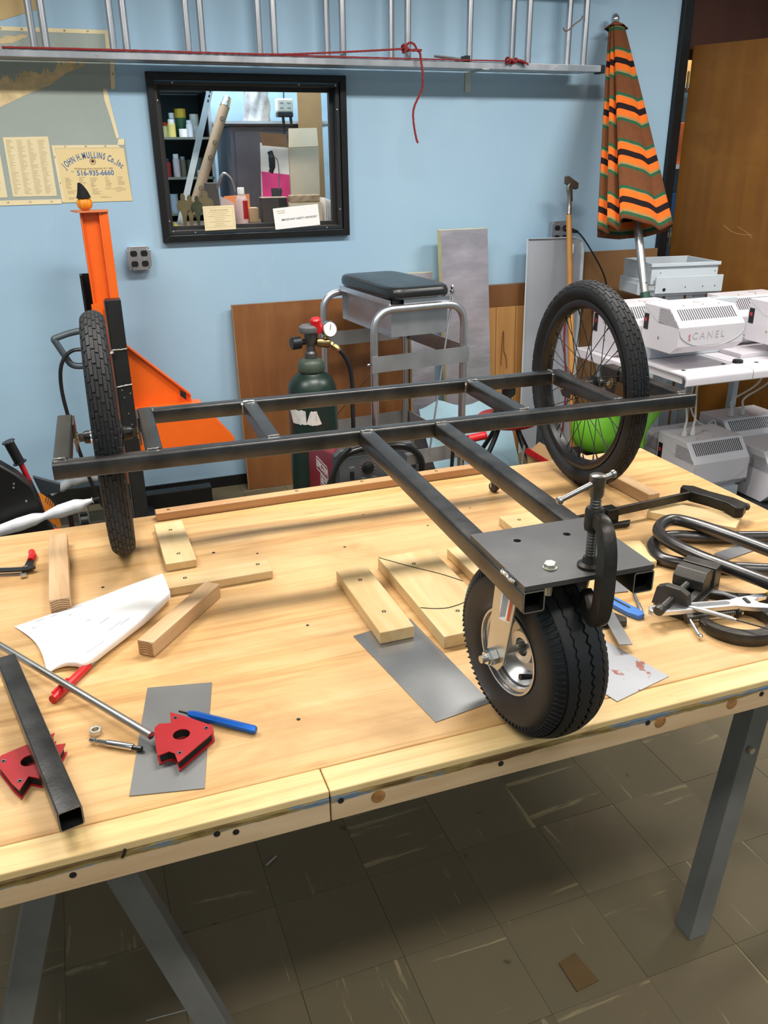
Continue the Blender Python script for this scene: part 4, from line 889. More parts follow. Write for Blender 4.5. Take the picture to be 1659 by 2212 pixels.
# ---- outlets
def quad_outlet(name, lab, x0, z0, w, boxm=alu_flat, plug=False):
    y0 = YW - .046; o = thing(name, lab, 'outlet', (x0 + w / 2, YW, z0))
    part('box', G().box(x0 + .004, x0 + w - .004, y0 + .002, YW - .001, z0 + .004, z0 + w - .004), boxm, o, smooth=0, bevel=.008, seg=3)
    c_ = .016
    part('cover', G().prism([(c_, 0), (w - c_, 0), (w - c_, c_ * .6), (w - c_ * .6, c_), (w, c_), (w, w - c_), (w - c_ * .6, w - c_), (w - c_, w - c_ * .6), (w - c_, w), (c_, w), (c_, w - c_ * .6), (c_ * .6, w - c_), (0, w - c_), (0, c_), (c_ * .6, c_), (c_, c_ * .6)], 0, .004, wm(x0, y0 + .0018, z0)), boxm, o, smooth=0, bevel=.0012)
    for i in (.28, .72):
        for j in (.27, .70):
            q = [(.0155 * math.cos(R(a)), min(.0125, max(-.0125, .0165 * math.sin(R(a))))) for a in range(0, 360, 15)]
            part('receptacle', G().prism(q, 0, .003, wm(x0 + w * i, y0 - .0022, z0 + w * j)), black, o, smooth=30)
        part('screw', G().cyl((x0 + w * i, y0 - .0022, z0 + w * .485), (x0 + w * i, y0 - .0036, z0 + w * .485), .003, n=8), zinc, o)
    for dx_, dz_ in ((.008, .008), (w - .008, .008), (.008, w - .008), (w - .008, w - .008)):
        part('screw', G().cyl((x0 + dx_, y0 + .002, z0 + dz_), (x0 + dx_, y0 - .0015, z0 + dz_), .0042, n=8), zinc, o)
    return o
quad_outlet('wall_outlet', 'square metal box with four black receptacles beside the orange mast', .279, 1.124, .105)
quad_outlet('wall_outlet', 'metal outlet box with plugged black cord behind the wooden handle', 2.492, 1.150, .115, alu_flat)
pg = thing('extension_lead', 'black cord plugged into the outlet and drooping toward the white machines', 'cord', (2.59, 4.08, .9))
part('plug', G().tube([(2.575, 4.106, 1.225), (2.578, 4.085, 1.222), (2.60, 4.07, 1.216), (2.625, 4.06, 1.21)], [.014, .015, .011, .006], 10), black, pg)
part('cable', G().tube(spline([(2.62, 4.062, 1.212), (2.66, 4.05, 1.17), (2.73, 4.03, 1.07), (2.79, 4.02, .97), (2.82, 4.02, .86), (2.83, 4.02, .70)], 8), .0045, 7), black, pg)
# ---- card signs on the window ledge
def card(name, lab, x0, z0, x1, z1, tilt, y, m, lines):
    o = thing(name, lab, 'card', ((x0 + x1) / 2, y, z0)); w, h = x1 - x0, z1 - z0; MM = tr((x0 + x1) / 2, y, z0) @ ry(tilt) @ rx(-3) @ MWALL
    part('card', G().box(-w / 2, w / 2, 0, h, 0, .0008, MM), m, o, smooth=0)
    g = G()
    for s, x, z, sz in lines: text(g, s, MM @ tr(x, z, .0011), sz, sz > .01, ext=.0001)
    if lines: part('lettering', g, ink, o, smooth=0)
    return o, MM, w, h
yl = YW - .017
o, MM, w_, h_ = card('information_card', 'small cream card with thin printed border at the window bottom', .646, 1.284, .792, 1.391, -1, yl, paper, [])
g = G().box(-.042, .042, .086, .090, .0009, .0013, MM)
for k in range(8):
    l_ = (.05, .035, .055, .03, .022, .05, .02, .028)[k]; g.box(-l_, l_, .078 - k * .0085, .0800 - k * .0085, .0009, .0012, MM)
part('small_print', g, inkf, o, smooth=0)
g = G()
for a, b, c_, d_ in ((-.065, .065, .012, .013), (-.065, .065, .098, .099), (-.065, -.064, .012, .099), (.064, .065, .012, .099)): g.box(a, b, c_, d_, .0009, .0012, MM)
part('printed_border', g, inkf, o, smooth=0)
o, MM, w_, h_ = card('advisory_card', 'white advisory card leaning at the window bottom beside the cardboard boxes', .982, 1.283, 1.206, 1.379, -4, yl, whitep, [('IMPORTANT SAFETY ADVISORY', .012, .040, .0125)])
part('letterhead', G().box(-.098, -.055, .080, .083, .0009, .0012, MM).box(-.092, -.055, .071, .074, .0009, .0012, MM), inkf, o, smooth=0)
# ------------------------------------------------------------------ behind the window
struct('trim_3', G().box(.3, 2.0, YW + .140, 4.72, 1.26, 1.292), mat('counter_top', '4a4038', .6), smooth=0)
struct('trim_4', boxes((.32, .36, YW + .16, 4.7, .0, 1.259), (1.94, 1.98, YW + .16, 4.7, .0, 1.259)), mat('counter_top', '4a4038'), smooth=0)
ZL = 1.2925
# four cut-out figures
olive = mat('olive_board', '75694a', .7, 0, .15, 30); camo = mat('dark_olive', '3f452e', .7, 0, .4, 50)
def figure(x, h, m, lab, w=.058, y=4.312):
    prof = [(.10, 0), (.13, .30), (.20, .47), (.34, .50), (.40, .62), (.36, .74), (.20, .80), (.12, .82), (.15, .88), (.12, .95), (.05, 1.0)]
    pl = [(a * w * 1.35, b * h) for a, b in prof] + [(-a * w * 1.35, b * h) for a, b in prof[::-1]]
    g = G().prism(pl, 0, .004, wm(x, y, ZL)); return one('cutout_figure', g, m, lab, 'figure', 'flat cut-out figures in the window', smooth=0)
figure(.580, .150, olive, 'first flat olive cut-out figure from the window frame corner')
figure(.612, .142, olive, 'second flat olive cut-out figure, beside the dark camouflaged one', y=4.322)
figure(.645, .138, camo, 'dark camouflaged cut-out figure among the olive ones', .05, 4.314)
figure(.688, .160, olive, 'largest olive cut-out figure, behind the cream information card', .070, 4.326)
one('yellow_scrap', G().hexa([(.530, 4.31, ZL), (.548, 4.31, ZL), (.545, 4.33, ZL), (.528, 4.33, ZL)], [(.532, 4.312, ZL + .02), (.540, 4.312, ZL + .012), (.540, 4.328, ZL + .012), (.531, 4.328, ZL + .016)]), mat('yellow_card', 'd8d020', .6), 'small yellow scrap in the lower corner of the window', 'scrap', smooth=0)
bo = thing('squeeze_bottle', 'clear plastic bottle with white cap and red label on the window counter', 'bottle', (.868, 4.345, ZL))
clear = mat('milky_plastic', 'd7b8b4', .3, 0, .05)
part('body', G().lathe([(.026, 0), (.028, .006), (.028, .115), (.020, .132), (.013, .138)], (.868, 4.345, ZL), n=20), clear, bo)
part('cap', G().lathe([(.017, .1385), (.0175, .141), (.0165, .168), (.015, .170)], (.868, 4.345, ZL), n=20), whitep, bo)
part('label', G().tube([(.868 + .0285 * math.cos(a), 4.345 + .0285 * math.sin(a), ZL + .07) for a in [R(-90 + k * 10) for k in range(11)]], 1, sec=[(-.0003, -.045), (.0003, -.045), (.0003, .04), (-.0003, .04)]), red, bo)
# cardboard box with open flaps
cb = thing('cardboard_box', 'tall open cardboard box with raised flaps and a bright pink panel', 'box', (1.22, 4.62, ZL))
def slab(nm, pts, m, th=.004, lab=None): return part(nm, G().hexa([V(p) for p in pts], [V(p) + V((0, th, 0)) for p in pts]), m, cb, lab, smooth=0)
pale = mat('pale_cardboard', 'cdbfa6', .8, 0, .05)
slab('side_wall', [(1.185, 4.60, ZL), (1.345, 4.60, ZL), (1.347, 4.60, 1.648), (1.187, 4.60, 1.642)], pale)
slab('flap', [(1.188, 4.60, 1.644), (1.346, 4.60, 1.650), (1.350, 4.63, 1.738), (1.199, 4.63, 1.735)], pale)
slab('front_wall', [(1.045, 4.70, ZL), (1.183, 4.605, ZL), (1.185, 4.605, 1.642), (1.060, 4.70, 1.67)], mat('white_board', 'e9e2d6', .6), .003)
slab('pink_panel', [(1.052, 4.695, ZL), (1.182, 4.6045, ZL), (1.1825, 4.6045, 1.512), (1.056, 4.697, 1.53)], mat('pink_print', 'e0407f', .5), -.002)
slab('flap', [(1.062, 4.66, 1.655), (1.184, 4.601, 1.643), (1.155, 4.52, 1.705), (1.030, 4.58, 1.715)], mat('tan_cardboard', 'c9a984', .8), .003)
slab('back_wall', [(1.06, 4.712, ZL), (1.35, 4.712, ZL), (1.35, 4.712, 1.66), (1.06, 4.712, 1.66)], cardm, .003)
ph = thing('telephone_handset', 'black wall handset with coiled lead hanging before the cardboard box', 'handset', (1.08, 4.56, ZL))
part('handset', G().tube(spline([(1.078, 4.57, 1.625), (1.084, 4.565, 1.60), (1.084, 4.565, 1.55), (1.076, 4.57, 1.525)], 5), [.014] * 5 + [.017] * 6 + [.013] * 5, 10), black, ph)
part('lead', G().tube(spline([(1.09, 4.555, 1.60), (1.11, 4.545, 1.58), (1.112, 4.54, 1.50), (1.108, 4.54, 1.44)], 6), .0028, 6), mat('grey_lead', '6a6a6c', .5), ph)
part('stand', G().prism([(1.07, 1.45), (1.12, 1.45), (1.125, 1.435), (1.095, ZL), (1.08, ZL)], -4.56, -4.54, Matrix(((1, 0, 0, 0), (0, 0, -1, 0), (0, 1, 0, 0), (0, 0, 0, 1)))), mat('dark_grey_case', '3c3a3d', .5), ph, smooth=0)
bbx = thing('black_box', 'open black cardboard box in the window beside the advisory card', 'box', (1.04, 4.40, ZL))
part('box', G().box(.982, 1.108, 4.385, 4.45, ZL, 1.408), mat('charcoal_box', '38332f', .7), bbx, smooth=0); part('label', G().box(1.065, 1.107, 4.3842, 4.3848, 1.37, 1.405), black, bbx, smooth=0)
part('lid_edge', G().box(.980, 1.110, 4.383, 4.452, 1.4085, 1.4125), mat('board_edge', 'a89a88', .8), bbx, smooth=0)
bl_ = thing('wrapped_pack', 'clear wrapped pack of brown parts lying above the advisory card', 'pack', (1.19, 4.36, 1.38))
part('pack', G().box(1.115, 1.275, 4.352, 4.40, 1.385, 1.422), mat('shiny_wrap', 'a99478', .15, .1, .4, 40, .6, 60), bl_, smooth=0, bevel=.008, seg=3); part('tray', G().box(1.112, 1.28, 4.35, 4.402, ZL, 1.3848), pale, bl_, smooth=0)
for k in range(4):
    one('paper_stack', G().box(1.292 + k * .009, 1.296 + k * .009, 4.33, 4.42, ZL, 1.405 - k * .004), whitep, ['outermost white sheet standing at the window edge', 'second white sheet standing at the window edge', 'third white sheet standing at the window edge', 'innermost white sheet standing at the window edge'][3 - k], 'paper', 'white sheets standing at the window edge', smooth=0)
one('brown_carton', G().box(.80, .897, 4.385, 4.46, ZL, 1.358), cardm, 'brown carton standing behind the squeeze bottle', 'box', smooth=0, bevel=.002)
one('small_carton', G().box(.925, .974, 4.455, 4.52, ZL, 1.362), mat('tan_cardboard', 'c9a984', .8), 'little tan carton between the bottle and black box', 'box', smooth=0, bevel=.002)
one('zip_bag', G().hexa([(.765, 4.365, ZL), (.85, 4.365, ZL), (.85, 4.378, ZL), (.765, 4.378, ZL)], [(.772, 4.369, 1.424), (.84, 4.369, 1.388), (.84, 4.374, 1.388), (.772, 4.374, 1.424)]), mat('cloudy_plastic', 'c9b0ac', .25, 0, .1), 'cloudy plastic bag standing behind the cream card', 'bag', smooth=0)
one('orange_envelope', G().hexa([(.80, 4.472, ZL), (.935, 4.472, ZL), (.935, 4.477, ZL), (.80, 4.477, ZL)], [(.806, 4.474, 1.419), (.936, 4.474, 1.428), (.936, 4.477, 1.428), (.806, 4.477, 1.419)]), mat('orange_envelope', 'd98a55', .7), 'orange envelope standing behind the squeeze bottle', 'envelope', smooth=0)
lp = thing('gooseneck_lamp', 'small dark desk lamp with bent silver neck behind the cut-out figures', 'lamp', (.75, 4.5, ZL))
part('body', G().prism([(.715, ZL), (.79, ZL), (.785, 1.40), (.78, 1.483), (.722, 1.484), (.716, 1.41)], -4.53, -4.48, Matrix(((1, 0, 0, 0), (0, 0, -1, 0), (0, 1, 0, 0), (0, 0, 0, 1)))), mat('dark_brown_case', '4b4643', .45), lp, smooth=0, bevel=.003)
part('neck', G().tube(spline([(.775, 4.49, 1.455), (.79, 4.47, 1.49), (.812, 4.46, 1.525), (.845, 4.46, 1.50), (.862, 4.46, 1.44)], 7), [.009] * 12 + [.0075] * 17, 10), mat('silver_neck', (.35, .35, .36), .3, .9), lp)
tu = thing('cardboard_tube', 'long brown postal tube with printed rings leaning beyond the window', 'tube', (.735, 4.68, ZL))
A, B = V((.640, 4.62, ZL + .02)), V((.905, 4.80, 1.84)); A = V((.655, 4.60, ZL + .035))
part('tube', G().cyl(A, B, .026, n=20), mat('brown_tube', '8a765e', .75, 0, .06), tu); part('foil_end', G().cyl(B + (B - A) * .002, B + (B - A) * .09, .027, .020, n=20), mat('foil', (.6, .55, .52), .2, 1, .3, 60, .8, 80), tu)
for t_ in (.24, .52, .66, .88):
    p = A.lerp(B, t_); part('print_mark', G().torus(p + V((.004, -.0268, .006)), (0, -1, .25), .010, .0012, 16, 5), ink, tu)
su = thing('perforated_strut', 'pale grey perforated metal strut leaning across the shelves beyond the window', 'strut', (.6, 4.5, ZL))
A, B = V((.575, 4.46, ZL + .006)), V((.822, 4.66, 1.935))
part('strut', G().bar(A, B, .030, .006, (0, 1, 0)), mat('strut_grey', '9ca3a6', .45, .3), su, smooth=0)
for t_ in (.88, .915, .95): 
    p = A.lerp(B, t_); part('slot', G().bar(p + V((0, -.0042, -.006)), p + V((.004, -.0042, .006)), .007, .001, (0, 1, 0)), hole, su, smooth=0)
# shelf unit with cans
dsh = mat('dark_shelf', '2c3233', .5, .2)
su2 = thing('shelf_unit', 'dark metal shelf unit with tins and spray cans beyond the window', 'shelf', (.72, 5.3, 0))
part('back_panel', G().box(.42, .885, 5.46, 5.465, 0, 1.94), mat('shelf_back', '23302f', .6), su2, smooth=0)
for x in (.42, .875): part('side_panel', G().box(x, x + .01, 5.12, 5.459, 0, 1.94), dsh, su2, smooth=0)
part('post', G().box(.868, .886, 5.10, 5.119, 0, 1.94), mat('strut_grey', '9ca3a6'), su2, smooth=0)
part('top_panel', G().box(.42, .886, 5.10, 5.465, 1.9405, 1.955), mat('strut_grey', '9ca3a6'), su2, smooth=0)
for z in (1.10, 1.30, 1.49, 1.695): part('shelf_board', G().box(.4305, .8745, 5.10, 5.4595, z, z + .012), mat('shelf_edge', '6d7268', .5), su2, smooth=0)
def can(x, y, z, r, h, m, lab, capm=None, kind='can', caph=.02):
    o = thing('paint_can' if kind == 'can' else 'spray_can', lab, 'can', (x, y, z), 'tins and sprays on the far shelves')
    if capm is None: part('body', G().lathe([(r, 0), (r, h), (r * .9, h)], (x, y, z), n=18), m, o)
    else:
        part('body', G().lathe([(r, 0), (r, h - caph), (r * .75, h - caph + .004)], (x, y, z), n=18), m, o); part('cap', G().lathe([(r * .8, h - caph + .0045), (r * .8, h), (r * .7, h + .002)], (x, y, z), n=18), capm, o)
    return o
cw = lambda n_, c_: mat(n_, c_, .4)
z1_, z2_, z3_ = 1.7075, 1.5025, 1.3125
can(.645, 5.20, z1_, .020, .075, cw('cream_label', 'd9c98a'), 'squat cream tin at the shelf end, upper row', cw('red_cap', 'b33'.ljust(6, '0')), 'can', .02)
can(.672, 5.17, z1_, .022, .088, cw('butter_label', 'e3d27a'), 'yellow squeeze bottle on the upper shelf', whitep, 'spray', .022)
can(.690, 5.26, z1_, .020, .125, whitegrey, 'tall white spray with white cap on the upper shelf', whitep, 'spray', .03)
can(.736, 5.24, z1_, .030, .10, cw('green_label', '37633f'), 'green jar carrying a yellow jar on the upper shelf')
can(.736, 5.24, z1_ + .1005, .031, .046, cw('yellow_label', 'd6ae2c'), 'yellow jar stacked on the green jar', None)
can(.733, 5.16, z1_, .023, .042, whitep, 'small white tub in front of the green jar')
can(.772, 5.18, z1_, .019, .085, cw('pale_label', 'd8dbe2'), 'pale slim spray beside the white tub', cw('pale_cap', 'f0f0f0'), 'spray', .02)
can(.812, 5.25, z1_, .026, .062, whitep, 'lower white tin at the shelf post, upper row')
can(.812, 5.25, z1_ + .0625, .026, .058, cw('bone_label', 'd9d6cb'), 'upper white tin stacked at the shelf post')
can(.634, 5.19, z2_, .016, .095, cw('redblue_label', 'a8322c'), 'red labelled spray at the shelf end, middle row', black, 'spray')
can(.680, 5.18, z2_, .019, .118, cw('whitered_label', 'd9c9c9'), 'white spray can with white cap on the middle shelf', whitep, 'spray', .026)
can(.718, 5.20, z2_, .018, .105, cw('taupe_label', '75705f'), 'taupe spray can on the middle shelf', cw('grey_cap', '9a9a9a'), 'spray')
can(.762, 5.24, z2_, .022, .09, cw('olive_label', '55604c'), 'olive tin behind the strut on the middle shelf')
can(.810, 5.22, z2_, .027, .100, cw('moss_label', '5f6a60'), 'moss green tin with white print on the middle shelf', None)
can(.812, 5.15, z2_, .024, .035, cw('cream2_label', 'c8b6a0'), 'flat cream tin in front of the moss green tin')
can(.648, 5.19, z3_, .024, .10, cw('blue_white', 'c9d2dd'), 'pale tin on the lowest visible shelf', None)
# cabinet, bench, bag, power unit
cab = thing('steel_cabinet', 'taupe steel locker cabinet standing beyond the window', 'cabinet', (1.17, 5.2, 0))
cabm = mat('taupe_steel', '7a7073', .45, .1)
part('body', G().box(.962, 1.42, 5.002, 5.45, 0, 1.758), cabm, cab, smooth=0, bevel=.004); part('door', G().box(.985, 1.40, 4.992, 5.0015, .05, 1.735), cabm, cab, smooth=0, bevel=.003); part('handle', G().box(1.37, 1.385, 4.978, 4.9915, 1.2, 1.32), chrome, cab, smooth=0)
part('cabinet_top', G().box(.955, 1.43, 4.985, 5.46, 1.7585, 1.768), cabm, cab, smooth=0)
one('top_shelf', G().box(.89, 1.62, 4.94, 5.46, 1.7685, 1.782), whitegrey, 'pale board lying across the cabinet top', 'board', smooth=0)
bg = thing('plastic_bag', 'grey crumpled plastic bag standing on the pale board', 'bag', (1.14, 5.1, 1.782))
random.seed(5)
def bagfn(s, t):
    a = 2 * math.pi * s; r = .075 * (1 - .18 * t) * (1 + .10 * math.sin(3 * a + 4 * t) + .07 * math.sin(7 * a - 9 * t)); return (1.14 + r * math.cos(a), 5.10 + r * .7 * math.sin(a), 1.783 + .20 * t + .012 * math.sin(5 * a) * t)
part('bag', G().grid(40, 16, bagfn), mat('silver_plastic', (.42, .43, .44), .22, .2, .5, 10, .7, 40), bg, smooth=80)
pw = thing('power_box', 'hanging pale power outlet box with dark base beyond the window', 'outlet', (1.24, 4.86, 1.80))
part('box', G().box(1.198, 1.287, 4.845, 4.90, 1.822, 1.888), mat('pale_box', 'd9d7cb', .4), pw, smooth=0, bevel=.008, seg=3); part('base', G().box(1.200, 1.285, 4.846, 4.90, 1.798, 1.8218), black, pw, smooth=0, bevel=.004)
for x, z in ((1.222, 1.866), (1.262, 1.866), (1.222, 1.842), (1.262, 1.842)): part('receptacle', G().prism([(-.010, -.0015), (.010, -.0015), (.010, .0015), (-.010, .0015)], 0, .002, wm(x, 4.8448, z)), mat('grey_slot', '55534f', .5), pw, smooth=0)
for x in (1.23, 1.272): part('plug_lead', G().tube(spline([(x, 4.86, 1.80), (x + .004, 4.86, 1.74), (x + .01, 4.88, 1.6)], 5), [.008] * 4 + [.004] * 7, 8), black, pw)
part('drop_cable', G().cyl((1.243, 4.872, 1.888), (1.243, 4.872, 3.05), .003, n=6), black, pw)
one('kraft_panel', G().hexa([(1.335, 4.905, ZL - .8), (1.475, 4.905, ZL - .8), (1.475, 4.91, ZL - .8), (1.335, 4.91, ZL - .8)], [(1.332, 4.93, 2.05), (1.468, 4.93, 2.05), (1.468, 4.935, 2.05), (1.332, 4.935, 2.05)]), cardm, 'tall flat kraft cardboard panel standing beyond the window', 'cardboard', smooth=0)
# items seen through the hinge gap of the door
gp_ = thing('store_rack', 'pale rack with boxes glimpsed through the door hinge gap', 'rack', (4.3, 5.2, 0))
part('upright', G().box(3.9, 3.93, 5.1, 5.13, 0, 2.6), whitegrey, gp_, smooth=0); part('upright', G().box(4.8, 4.83, 5.1, 5.13, 0, 2.6), whitegrey, gp_, smooth=0)
for z in (.6, 1.05, 1.5, 2.0): part('shelf', G().box(3.9, 4.83, 5.131, 5.5, z, z + .03), whitegrey, gp_, smooth=0)
for z, m, n_, l_ in ((1.0805, mat('carton_blue', '2d5f9a', .5), 'blue_carton', 'blue carton on the rack behind the door gap'), (1.5305, mat('carton_orange', 'd06a30', .5), 'orange_carton', 'orange carton on the rack behind the door gap'), (2.0305, mat('carton_cream', 'd8b070', .5), 'cream_carton', 'cream carton on the rack behind the door gap')):
    one(n_, G().box(4.05, 4.6, 5.14, 5.45, z, z + .26), m, l_, 'box', smooth=0, bevel=.004)
# ------------------------------------------------------------------ standing along the back wall
def lean(name, lab, cat, x0, x1, ztop, th, yb, yt, m, z0=0.0, edge=None, parts=None, bevel=.001):
    o = thing(name, lab, cat, ((x0 + x1) / 2, yb, z0))
    L = ztop - z0
    part('sheet', G().hexa([(x0, yb, z0 + .001), (x1, yb, z0 + .001), (x1, yb + th, z0 + .001), (x0, yb + th, z0 + .001)], [(x0, yt, ztop), (x1, yt, ztop), (x1, yt + th, ztop), (x0, yt + th, ztop)]), m, o, smooth=0, bevel=bevel)
    return o
o = lean('plywood_sheet', 'brown plywood sheet leaning on the wall behind the green gas cylinder', 'board', .740, 1.74, .937, .016, 4.045, 4.115, ply)
part('edge_strip', G().hexa([(.7355, 4.044, .002), (.7395, 4.044, .002), (.7395, 4.062, .002), (.7355, 4.062, .002)], [(.7355, 4.114, .938), (.7395, 4.114, .938), (.7395, 4.132, .938), (.7355, 4.132, .938)]), mat('board_edge2', '9c7a52', .7), o, smooth=0)
o = thing('veneer_door', 'light veneer board with brown top band leaning beside the foil board', 'board', (2.25, 4.1, 0))
part('veneer_panel', G().hexa([(2.04, 4.06, .002), (2.47, 4.06, .002), (2.47, 4.085, .002), (2.04, 4.085, .002)], [(2.04, 4.105, .835), (2.47, 4.105, .835), (2.47, 4.13, .835), (2.04, 4.13, .835)]), veneer, o, smooth=0)
part('top_band', G().hexa([(2.04, 4.104, .8355), (2.47, 4.104, .8355), (2.47, 4.131, .8355), (2.04, 4.131, .8355)], [(2.04, 4.110, .952), (2.47, 4.110, .952), (2.47, 4.137, .952), (2.04, 4.137, .952)]), ply2, o, smooth=0, bevel=.002)
for x in (2.17, 2.29): part('groove', G().hexa([(x, 4.0590, .01), (x + .003, 4.0590, .01), (x + .003, 4.061, .01), (x, 4.061, .01)], [(x, 4.104, .834), (x + .003, 4.104, .834), (x + .003, 4.106, .834), (x, 4.106, .834)]), mat('groove_dark', '6b4524', .6), o, smooth=0)
part('grain_mark', G().tube(spline([(2.205, 4.083, .52), (2.212, 4.092, .68), (2.219, 4.094, .70), (2.222, 4.088, .60), (2.236, 4.085, .56), (2.242, 4.082, .50)], 6), .0022, 5), mat('grain_dark', '7a5128', .6), o)
foil = mat('dull_foil', (.56, .51, .55), .36, .7, .18, 4, 1.0, 14, stretch=(1, 1, 2.2))
def foil_board(lab, x0, x1, ztop, yb, yt, th, xs=.0):
    o = thing('foil_board', lab, 'board', ((x0 + x1) / 2, yb, 0))
    g = G().grid(10, 30, lambda s, t: (x0 + .035 * (1 - 0) * (0) + (x1 - x0) * s + xs * (1 - t), yb + (yt - yb) * t + .0016 * math.sin(40 * t + 5 * s) * math.sin(9 * s + 3 * t), .002 + (ztop - .002) * t))
    part('foil_face', g, foil, o, smooth=80)
    part('foam_core', G().hexa([(x0 + xs, yb + .0025, .002), (x1 + xs, yb + .0025, .002), (x1 + xs, yb + th, .002), (x0 + xs, yb + th, .002)], [(x0, yt + .0025, ztop), (x1, yt + .0025, ztop), (x1, yt + th, ztop), (x0, yt + th, ztop)]), mat('foam_core', 'd9cc9c', .85), o, smooth=0)
foil_board('tall foil faced foam board leaning on the wall behind the stool', 1.801, 2.064, 1.250, 3.97, 4.03, .045, .05)
foil_board('shorter foil faced foam board leaning behind the stool seat', 1.655, 1.785, 1.041, 4.00, 4.09, .03, -.0)
o = thing('folded_sheet', 'pale grey folded metal panel leaning behind the wooden handle', 'panel', (2.49, 4.05, 0))
q = [(2.325, 0), (2.665, 0), (2.665, 1.12), (2.655, 1.155), (2.615, 1.176), (2.325, 1.183)]
part('face', G().hexa([(x, 4.04 + .03 * z / 1.18, z + .002) for x, z in q], [(x, 4.043 + .03 * z / 1.18, z + .002) for x, z in q]), mat('grey_enamel', 'a9adb4', .45, .1, .06, 3), o, smooth=0)
part('folded_edge', G().tube([(x, 4.038 + .03 * z / 1.18, z + .002) for x, z in [(2.325, 0), (2.325, 1.183), (2.615, 1.176), (2.655, 1.155), (2.665, 1.12), (2.665, 0)]], 1, sec=[(-.0035, -.010), (.0035, -.010), (.0035, .006), (-.0035, .006)]), whitegrey, o, smooth=0)
lean('hardboard_sheet', 'dull brown hardboard sheet on the wall below the umbrella', 'board', 2.70, 3.20, 1.098, .006, 4.06, 4.118, mat('hardboard', '85603a', .65, 0, .1, 4))
# long handled scraper
sv = thing('floor_scraper', 'long wooden handled scraper standing upside down against the grey metal panel', 'scraper', (2.49, 3.95, 0))
A, B = V((2.47, 3.70, .02)), V((2.512, 3.985, 1.305))
part('handle', rod_between(G(), A, B, [(0, .014), (.5, .0155), (.98, .0145), (1, .012)]), mat('ash_handle', 'c58a45', .45, 0, .12, 14, stretch=(4, 4, .5)), sv)
part('ferrule', G().tube(spline([(2.512, 3.985, 1.306), (2.517, 3.995, 1.35), (2.516, 4.0, 1.40), (2.505, 4.0, 1.435), (2.512, 4.0, 1.455)], 5), [.0135] * 5 + [.012] * 10 + [.010] * 6, 12), mat('worn_steel', (.3, .28, .25), .35, .9, .2), sv)
part('socket', G().bar((2.525, 3.997, 1.37), (2.518, 4.0, 1.46), .012, .018), iron, sv, smooth=0)
part('blade_holder', G().prism([(2.486, 1.490), (2.486, 1.456), (2.548, 1.426), (2.562, 1.432), (2.562, 1.458), (2.500, 1.494)], -4.012, -3.992, Matrix(((1, 0, 0, 0), (0, 0, -1, 0), (0, 1, 0, 0), (0, 0, 0, 1)))), mat('brown_iron', (.10, .075, .055), .5, .5), sv, smooth=0, bevel=.002)
rc = thing('red_air_hose', 'thin red cord with white tags hanging in front of the grey metal panel', 'cord', (2.55, 4.0, .9))
part('cord', G().tube(spline([(2.545, 4.03, 1.20), (2.548, 4.02, 1.10), (2.55, 4.01, 1.0), (2.556, 4.0, .88), (2.545, 4.0, .70), (2.56, 4.0, .55), (2.575, 3.99, .40), (2.57, 3.98, .2), (2.57, 3.98, .02)], 7), .0055, 7), mat('red_cord', '9c2235', .5), rc)
part('tag', G().hexa([(2.540, 4.008, 1.098), (2.570, 4.008, 1.108), (2.570, 4.010, 1.108), (2.540, 4.010, 1.098)], [(2.545, 4.016, 1.150), (2.577, 4.016, 1.155), (2.577, 4.018, 1.155), (2.545, 4.018, 1.150)]), whitep, rc, smooth=0)
for z, n_ in ((.93, 0), (.895, 1)): part('label_roll', G().cyl((2.558, 3.99, z - .016), (2.560, 3.992, z + .016), .024, n=14), mat('printed_label', 'cfd0d2', .5, 0, .35, 70), rc)
# ---- umbrella
um = thing('patio_umbrella', 'closed patio umbrella with brown, orange, black and green stripes leaning on the wall', 'umbrella', (2.7055, 3.46, .7235))
UT, UB = V((2.765, 4.09, 2.218)), V((2.7055, 3.460, .7235))
ud = (UB - UT).normalized(); uL = (UB - UT).length
ux = V((1, 0, 0)); ux = (ux - ud * ux.dot(ud)).normalized(); uy = ud.cross(ux)
t = NT('striped_canvas'); uvn = t.node('ShaderNodeAttribute'); uvn.attribute_name = 'drop'
mu = t.node('ShaderNodeMath', operation='FRACT'); md = t.node('ShaderNodeMath', operation='MULTIPLY_ADD'); t.link(uvn.outputs['Fac'], md.inputs[0]); md.inputs[1].default_value = 4.2; md.inputs[2].default_value = .80
t.link(md.outputs[0], mu.inputs[0])
BR, OR, BK, GR, OL = '6a4026', 'dd6a24', '1d1216', '27553c', '9a7a4a'
st_ = [(0, BR), (.30, GR), (.36, OL), (.385, OR), (.53, BK), (.66, OR), (.80, OL), (.85, GR), (.915, BR)]
cr = t.ramp(mu.outputs[0], st_); [n for n in t.n if n.type == 'VALTORGB'][-1].color_ramp.interpolation = 'CONSTANT'
fn = t.noise(t.coord((1, 1, 1)), 40, 4); cr = t.mix(.12, cr, t.ramp(fn, [(.3, '2a1a10'), (.7, 'f0e0c0')]), 'SOFT_LIGHT'); t.set(.85, 0, cr, .2)
t.bump(t.noise(t.coord((1, 1, 1)), 400, 2), .15, .001)
CL = 1.015   # canopy length along the pole
folds = [(0, 1.0), (28, 1.04), (57, .80), (92, .93), (127, 1.10), (136, .80), (149, 1.03), (159, .80), (172, 1.0), (205, .62), (232, 1.0), (262, .62), (290, 1.0), (325, .62)]
NA = len(folds) * 6
def rad(a):
    a %= 360
    for i in range(len(folds)):
        a0, r0 = folds[i]; a1, r1 = folds[(i + 1) % len(folds)]; a1 = a1 if a1 > a0 else a1 + 360
        if a0 <= a <= a1:
            k = (a - a0) / (a1 - a0); k = k * k * (3 - 2 * k) * .45 + k * .55; return r0 + (r1 - r0) * k
    return .6
